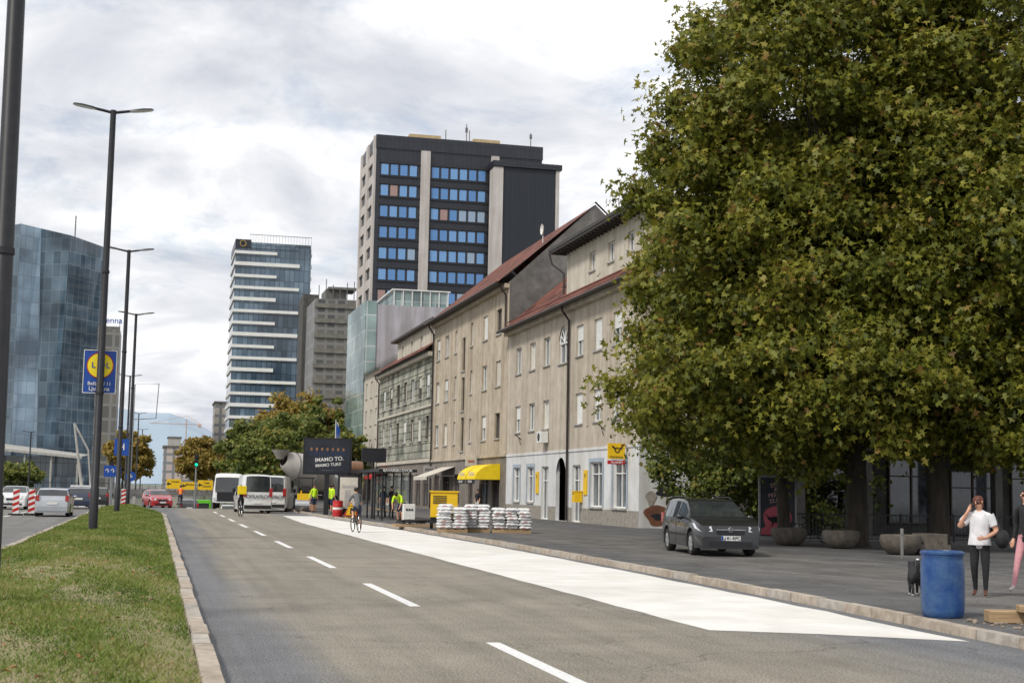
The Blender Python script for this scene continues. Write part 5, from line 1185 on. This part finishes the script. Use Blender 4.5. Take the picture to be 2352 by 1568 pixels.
    if fingers:
        ey=MB()
        if extra and extra.get('shades'):
            for s in(1,-1): ey.ball((s*.03,-.078,.004),.022,.01,.016,8)
        else:
            for s in(1,-1): ey.ball((s*.03,-.078,.002),.01,.006,.005,8)
        ey.xf(Matrix.Translation(hd)@mm); build('sunglasses' if extra and extra.get('shades') else 'eyes',ey,['black'],t,smooth=60)
        mo=MB().ball((0,-.078,-.052),.02,.006,.006,8); mo.xf(Matrix.Translation(hd)@mm); build('mouth',mo,[M['lip']],t)
        if extra and extra.get('shirt'):
            sh_=MB().lathe([(.15,1.4),(.175,1.33),(.165,1.2),(.17,1.08),(.195,.95),(.2,.9),(.19,.9)],24)
            for i,(x_,y_,z_) in enumerate(sh_.v): sh_.v[i]=(x_,y_*.78+.012*math.sin(x_*30+z_*14),z_)
            for s,a,b in((1,J['shL'],J['elL']),(-1,J['shR'],J['elR'])):
                a=Vector(a); b=Vector(b); sh_.tube([a-(b-a)*.1,a.lerp(b,.35),a.lerp(b,.62)],[.082,.083,.078],14)
            build('t_shirt',sh_,['tshirt'],t,smooth=70)
    return t
WX,WY=13.42,21.4
person('woman in white t-shirt and black trousers holding phone to ear',(WX,WY,.12),-38,dict(top='tshirt',sleeve='skin',fore='skin',pants='blackcloth',shin='blackcloth',shoe='shoe'),
 dict(shR=(-.175,.01,1.4),elR=(-.34,-.08,1.2),wrR=(-.19,-.13,1.46),haR=(-.14,-.08,1.555),shL=(.175,.01,1.4),elL=(.29,.02,1.14),wrL=(.13,-.24,1.03),haL=(.06,-.27,1.02),knL=(.1,-.05,.5),anL=(.09,-.02,.1),toL=(.1,-.17,.035),anR=(-.09,.1,.1),toR=(-.12,-.05,.03),head=(-.02,-.025,1.645),crown=(-.03,-.01,1.71)),.95,True,1.2,'hairred',.02,extra=dict(shades=True,shirt=True,face=(-.35,-.93,-.05)))
build('mobile_phone',MB().box(-.01,-.035,-.07,.01,.035,.07),['black'],None,loc=(WX-.13,WY+.0,1.62),rz=-38,label='black mobile phone held at the ear',category='phone')
hb2=thing('handbag','black leather shoulder bag on her arm','handbag',(WX+.3,WY-.2,1.08),-38); build('bag',MB().ball((0,0,0),.12,.2,.16,12),['blackcloth'],hb2,smooth=60); build('strap',MB().tube([(0,-.1,.1),(-.1,-.02,.36),(0,.1,.1)],.016,6),['blackcloth'],hb2)
person('walking woman with black top and pink trousers',(14.72,22.0,.12),-62,dict(top='blackcloth',sleeve='blackcloth',fore='blackcloth',pants='pinkcloth',shin='pinkcloth',shoe='shoepink'),
 dict(elR=(-.23,.08,1.13),wrR=(-.24,-.0,.9),haR=(-.24,-.04,.83),elL=(.21,-.02,1.13),wrL=(.2,-.16,.93),haL=(.2,-.2,.88),knR=(-.09,-.16,.53),anR=(-.09,-.3,.12),toR=(-.09,-.44,.07),knL=(.09,.04,.5),anL=(.09,.3,.16),toL=(.09,.2,.04)),1.04,True,1.0,'hairdark',.03,extra=dict(face=(-.5,-.85,0)))
def dog(loc,rz):
    P=[(0,.22,.34),(0,.05,.33),(0,-.14,.34),(0,-.26,.42),(0,-.32,.48),(0,-.42,.46), (0,.3,.4),(0,.33,.52),(0,.27,.62)]
    Rd=[.095,.09,.105,.062,.062,.03,.03,.04,.03]; E_=[(0,1),(1,2),(2,3),(3,4),(4,5),(0,6),(6,7),(7,8)]
    for s in(1,-1):
        j=len(P); P+=[(s*.06,.2,.26),(s*.07,.13,.2),(s*.07,.24,.12),(s*.07,.22,.02),(s*.07,.18,.012)]; Rd+=[.055,.036,.022,.02,.02]; E_+=[(0,j),(j,j+1),(j+1,j+2),(j+2,j+3),(j+3,j+4)]
        j=len(P); P+=[(s*.06,-.15,.26),(s*.06,-.12,.15),(s*.06,-.14,.02),(s*.06,-.18,.012)]; Rd+=[.045,.026,.02,.02]; E_+=[(2,j),(j,j+1),(j+1,j+2),(j+2,j+3)]
        j=len(P); P+=[(s*.055,-.29,.55)]; Rd+=[.014]; E_+=[(4,j)]
    me=bpy.data.meshes.new('d'); me.from_pydata(P,E_,[]); o=bpy.data.objects.new('d',me); COL.objects.link(o); o.modifiers.new('s','SKIN')
    for i,r in enumerate(Rd): me.skin_vertices[0].data[i].radius=(r,r)
    me.skin_vertices[0].data[0].use_root=True; s_=o.modifiers.new('u','SUBSURF'); s_.levels=2
    bpy.context.view_layer.update(); em=bpy.data.meshes.new_from_object(o.evaluated_get(bpy.context.evaluated_depsgraph_get())); mb=MB(); mb.v=[tuple(v.co) for v in em.vertices]
    for p in em.polygons:
        c=p.center; mb.f.append(tuple(p.vertices)); mb.m.append(1 if (c.z<.035 or (c.z>.6 and c.y>.1) or c.y<-.41) else 0)
    bpy.data.objects.remove(o)
    build('dog',mb,['blackcloth','tshirt'],None,smooth=80,loc=loc,rz=rz,label='small black and white dog with raised tail',category='dog')
dog((12.38,21.7,.12),160)
CY=dict(pelvis=(0,.24,.99),belly=(0,.16,1.1),chest=(0,.0,1.3),nb=(0,-.08,1.42),neck=(0,-.12,1.48),jaw=(0,-.16,1.53),head=(0,-.16,1.61),crown=(0,-.14,1.67),
 shL=(.17,-.06,1.38),elL=(.25,-.2,1.18),wrL=(.25,-.33,1.06),haL=(.24,-.37,1.04),shR=(-.17,-.06,1.38),elR=(-.25,-.2,1.18),wrR=(-.25,-.33,1.06),haR=(-.24,-.37,1.04),
 hipL=(.09,.2,.94),knL=(.11,-.14,.84),anL=(.13,.07,.54),toL=(.14,-.05,.49),hipR=(-.09,.2,.94),knR=(-.1,-.02,.56),anR=(-.13,.12,.2),toR=(-.14,-.01,.16))
bicycle('black city bicycle ridden along the white lane',(7.7,56,.004),186)
person('cyclist in grey checked shirt riding away',(7.7,56,.004),186,dict(top='checked',sleeve='checked',fore='skin',pants='navy',shin='skin',shoe='blackcloth'),CY,1.02,girth=1.08)
bicycle('dark delivery bicycle on the road',(4.75,82.5,0),184)
person('delivery cyclist in dark clothes riding away',(4.75,82.5,0),184,dict(top='blackcloth',pants='blackcloth',shoe='blackcloth'),CY,1.03)
bxx=thing('delivery_bag','square yellow delivery backpack','backpack',(4.78,82.28,1.25),184); build('bag',MB().box(-.24,-.14,0,.24,.2,.48),['yellow'],bxx)
bv=bxx.children[0].modifiers.new('b','BEVEL'); bv.width=.03; bv.segments=2
bicycle('bicycle of a distant rider near junction',(1.9,112,dip(112)),180)
person('distant cyclist in orange vest',(1.9,112,dip(112)),180,dict(top='orange',pants='navy',shoe='blackcloth'),CY,1.0)
bicycle('parked bicycle leaning near the railing',(21.9,45.2,.12),80)
BEND=dict(pelvis=(0,.18,.9),belly=(0,.02,1.0),chest=(0,-.18,1.12),nb=(0,-.3,1.2),neck=(0,-.37,1.22),jaw=(0,-.42,1.2),head=(0,-.48,1.24),crown=(0,-.52,1.3),shL=(.18,-.26,1.15),elL=(.22,-.34,.88),wrL=(.16,-.42,.66),haL=(.13,-.45,.6),shR=(-.18,-.26,1.15),elR=(-.22,-.34,.88),wrR=(-.16,-.42,.66),haR=(-.13,-.45,.6),hipL=(.1,.16,.86),hipR=(-.1,.16,.86))
WK=dict(top='hivis',sleeve='hivis',fore='skin',pants='navy',shin='skin',shoe='blackcloth')
def wk(x,y,rz,pose,label,sc_=1.03): person(label,(x,y,.12),rz,WK,pose,sc_,group='construction workers in bright shirts',girth=1.1)
wk(11.2,66.5,-35,BEND,'worker in bright yellow shirt bending over hoses',1.08)
wk(9.8,91,20,{},'worker in bright yellow shirt standing by kerb'); wk(10.6,88,120,{},'worker in bright yellow shirt beside the billboard'); wk(10.0,94,0,BEND,'worker in bright yellow shirt stooping'); wk(10.9,92,180,{},'worker in yellow shirt facing away')
person('person in dark clothes standing at the bus shelter',(12.0,74,.12),30,dict(top='blackcloth',fore='skin',pants='blackcloth',shoe='blackcloth'),{},1.)
person('person in dark clothes waiting at bus shelter',(11.9,76.2,.12),-40,dict(top='navy',fore='skin',pants='blackcloth',shoe='blackcloth'),{},1.)
person('person in dark top outside the cafe',(20.4,91,.12),-60,dict(top='blackcloth',fore='skin',pants='cream',shoe='blackcloth'),{},.97)
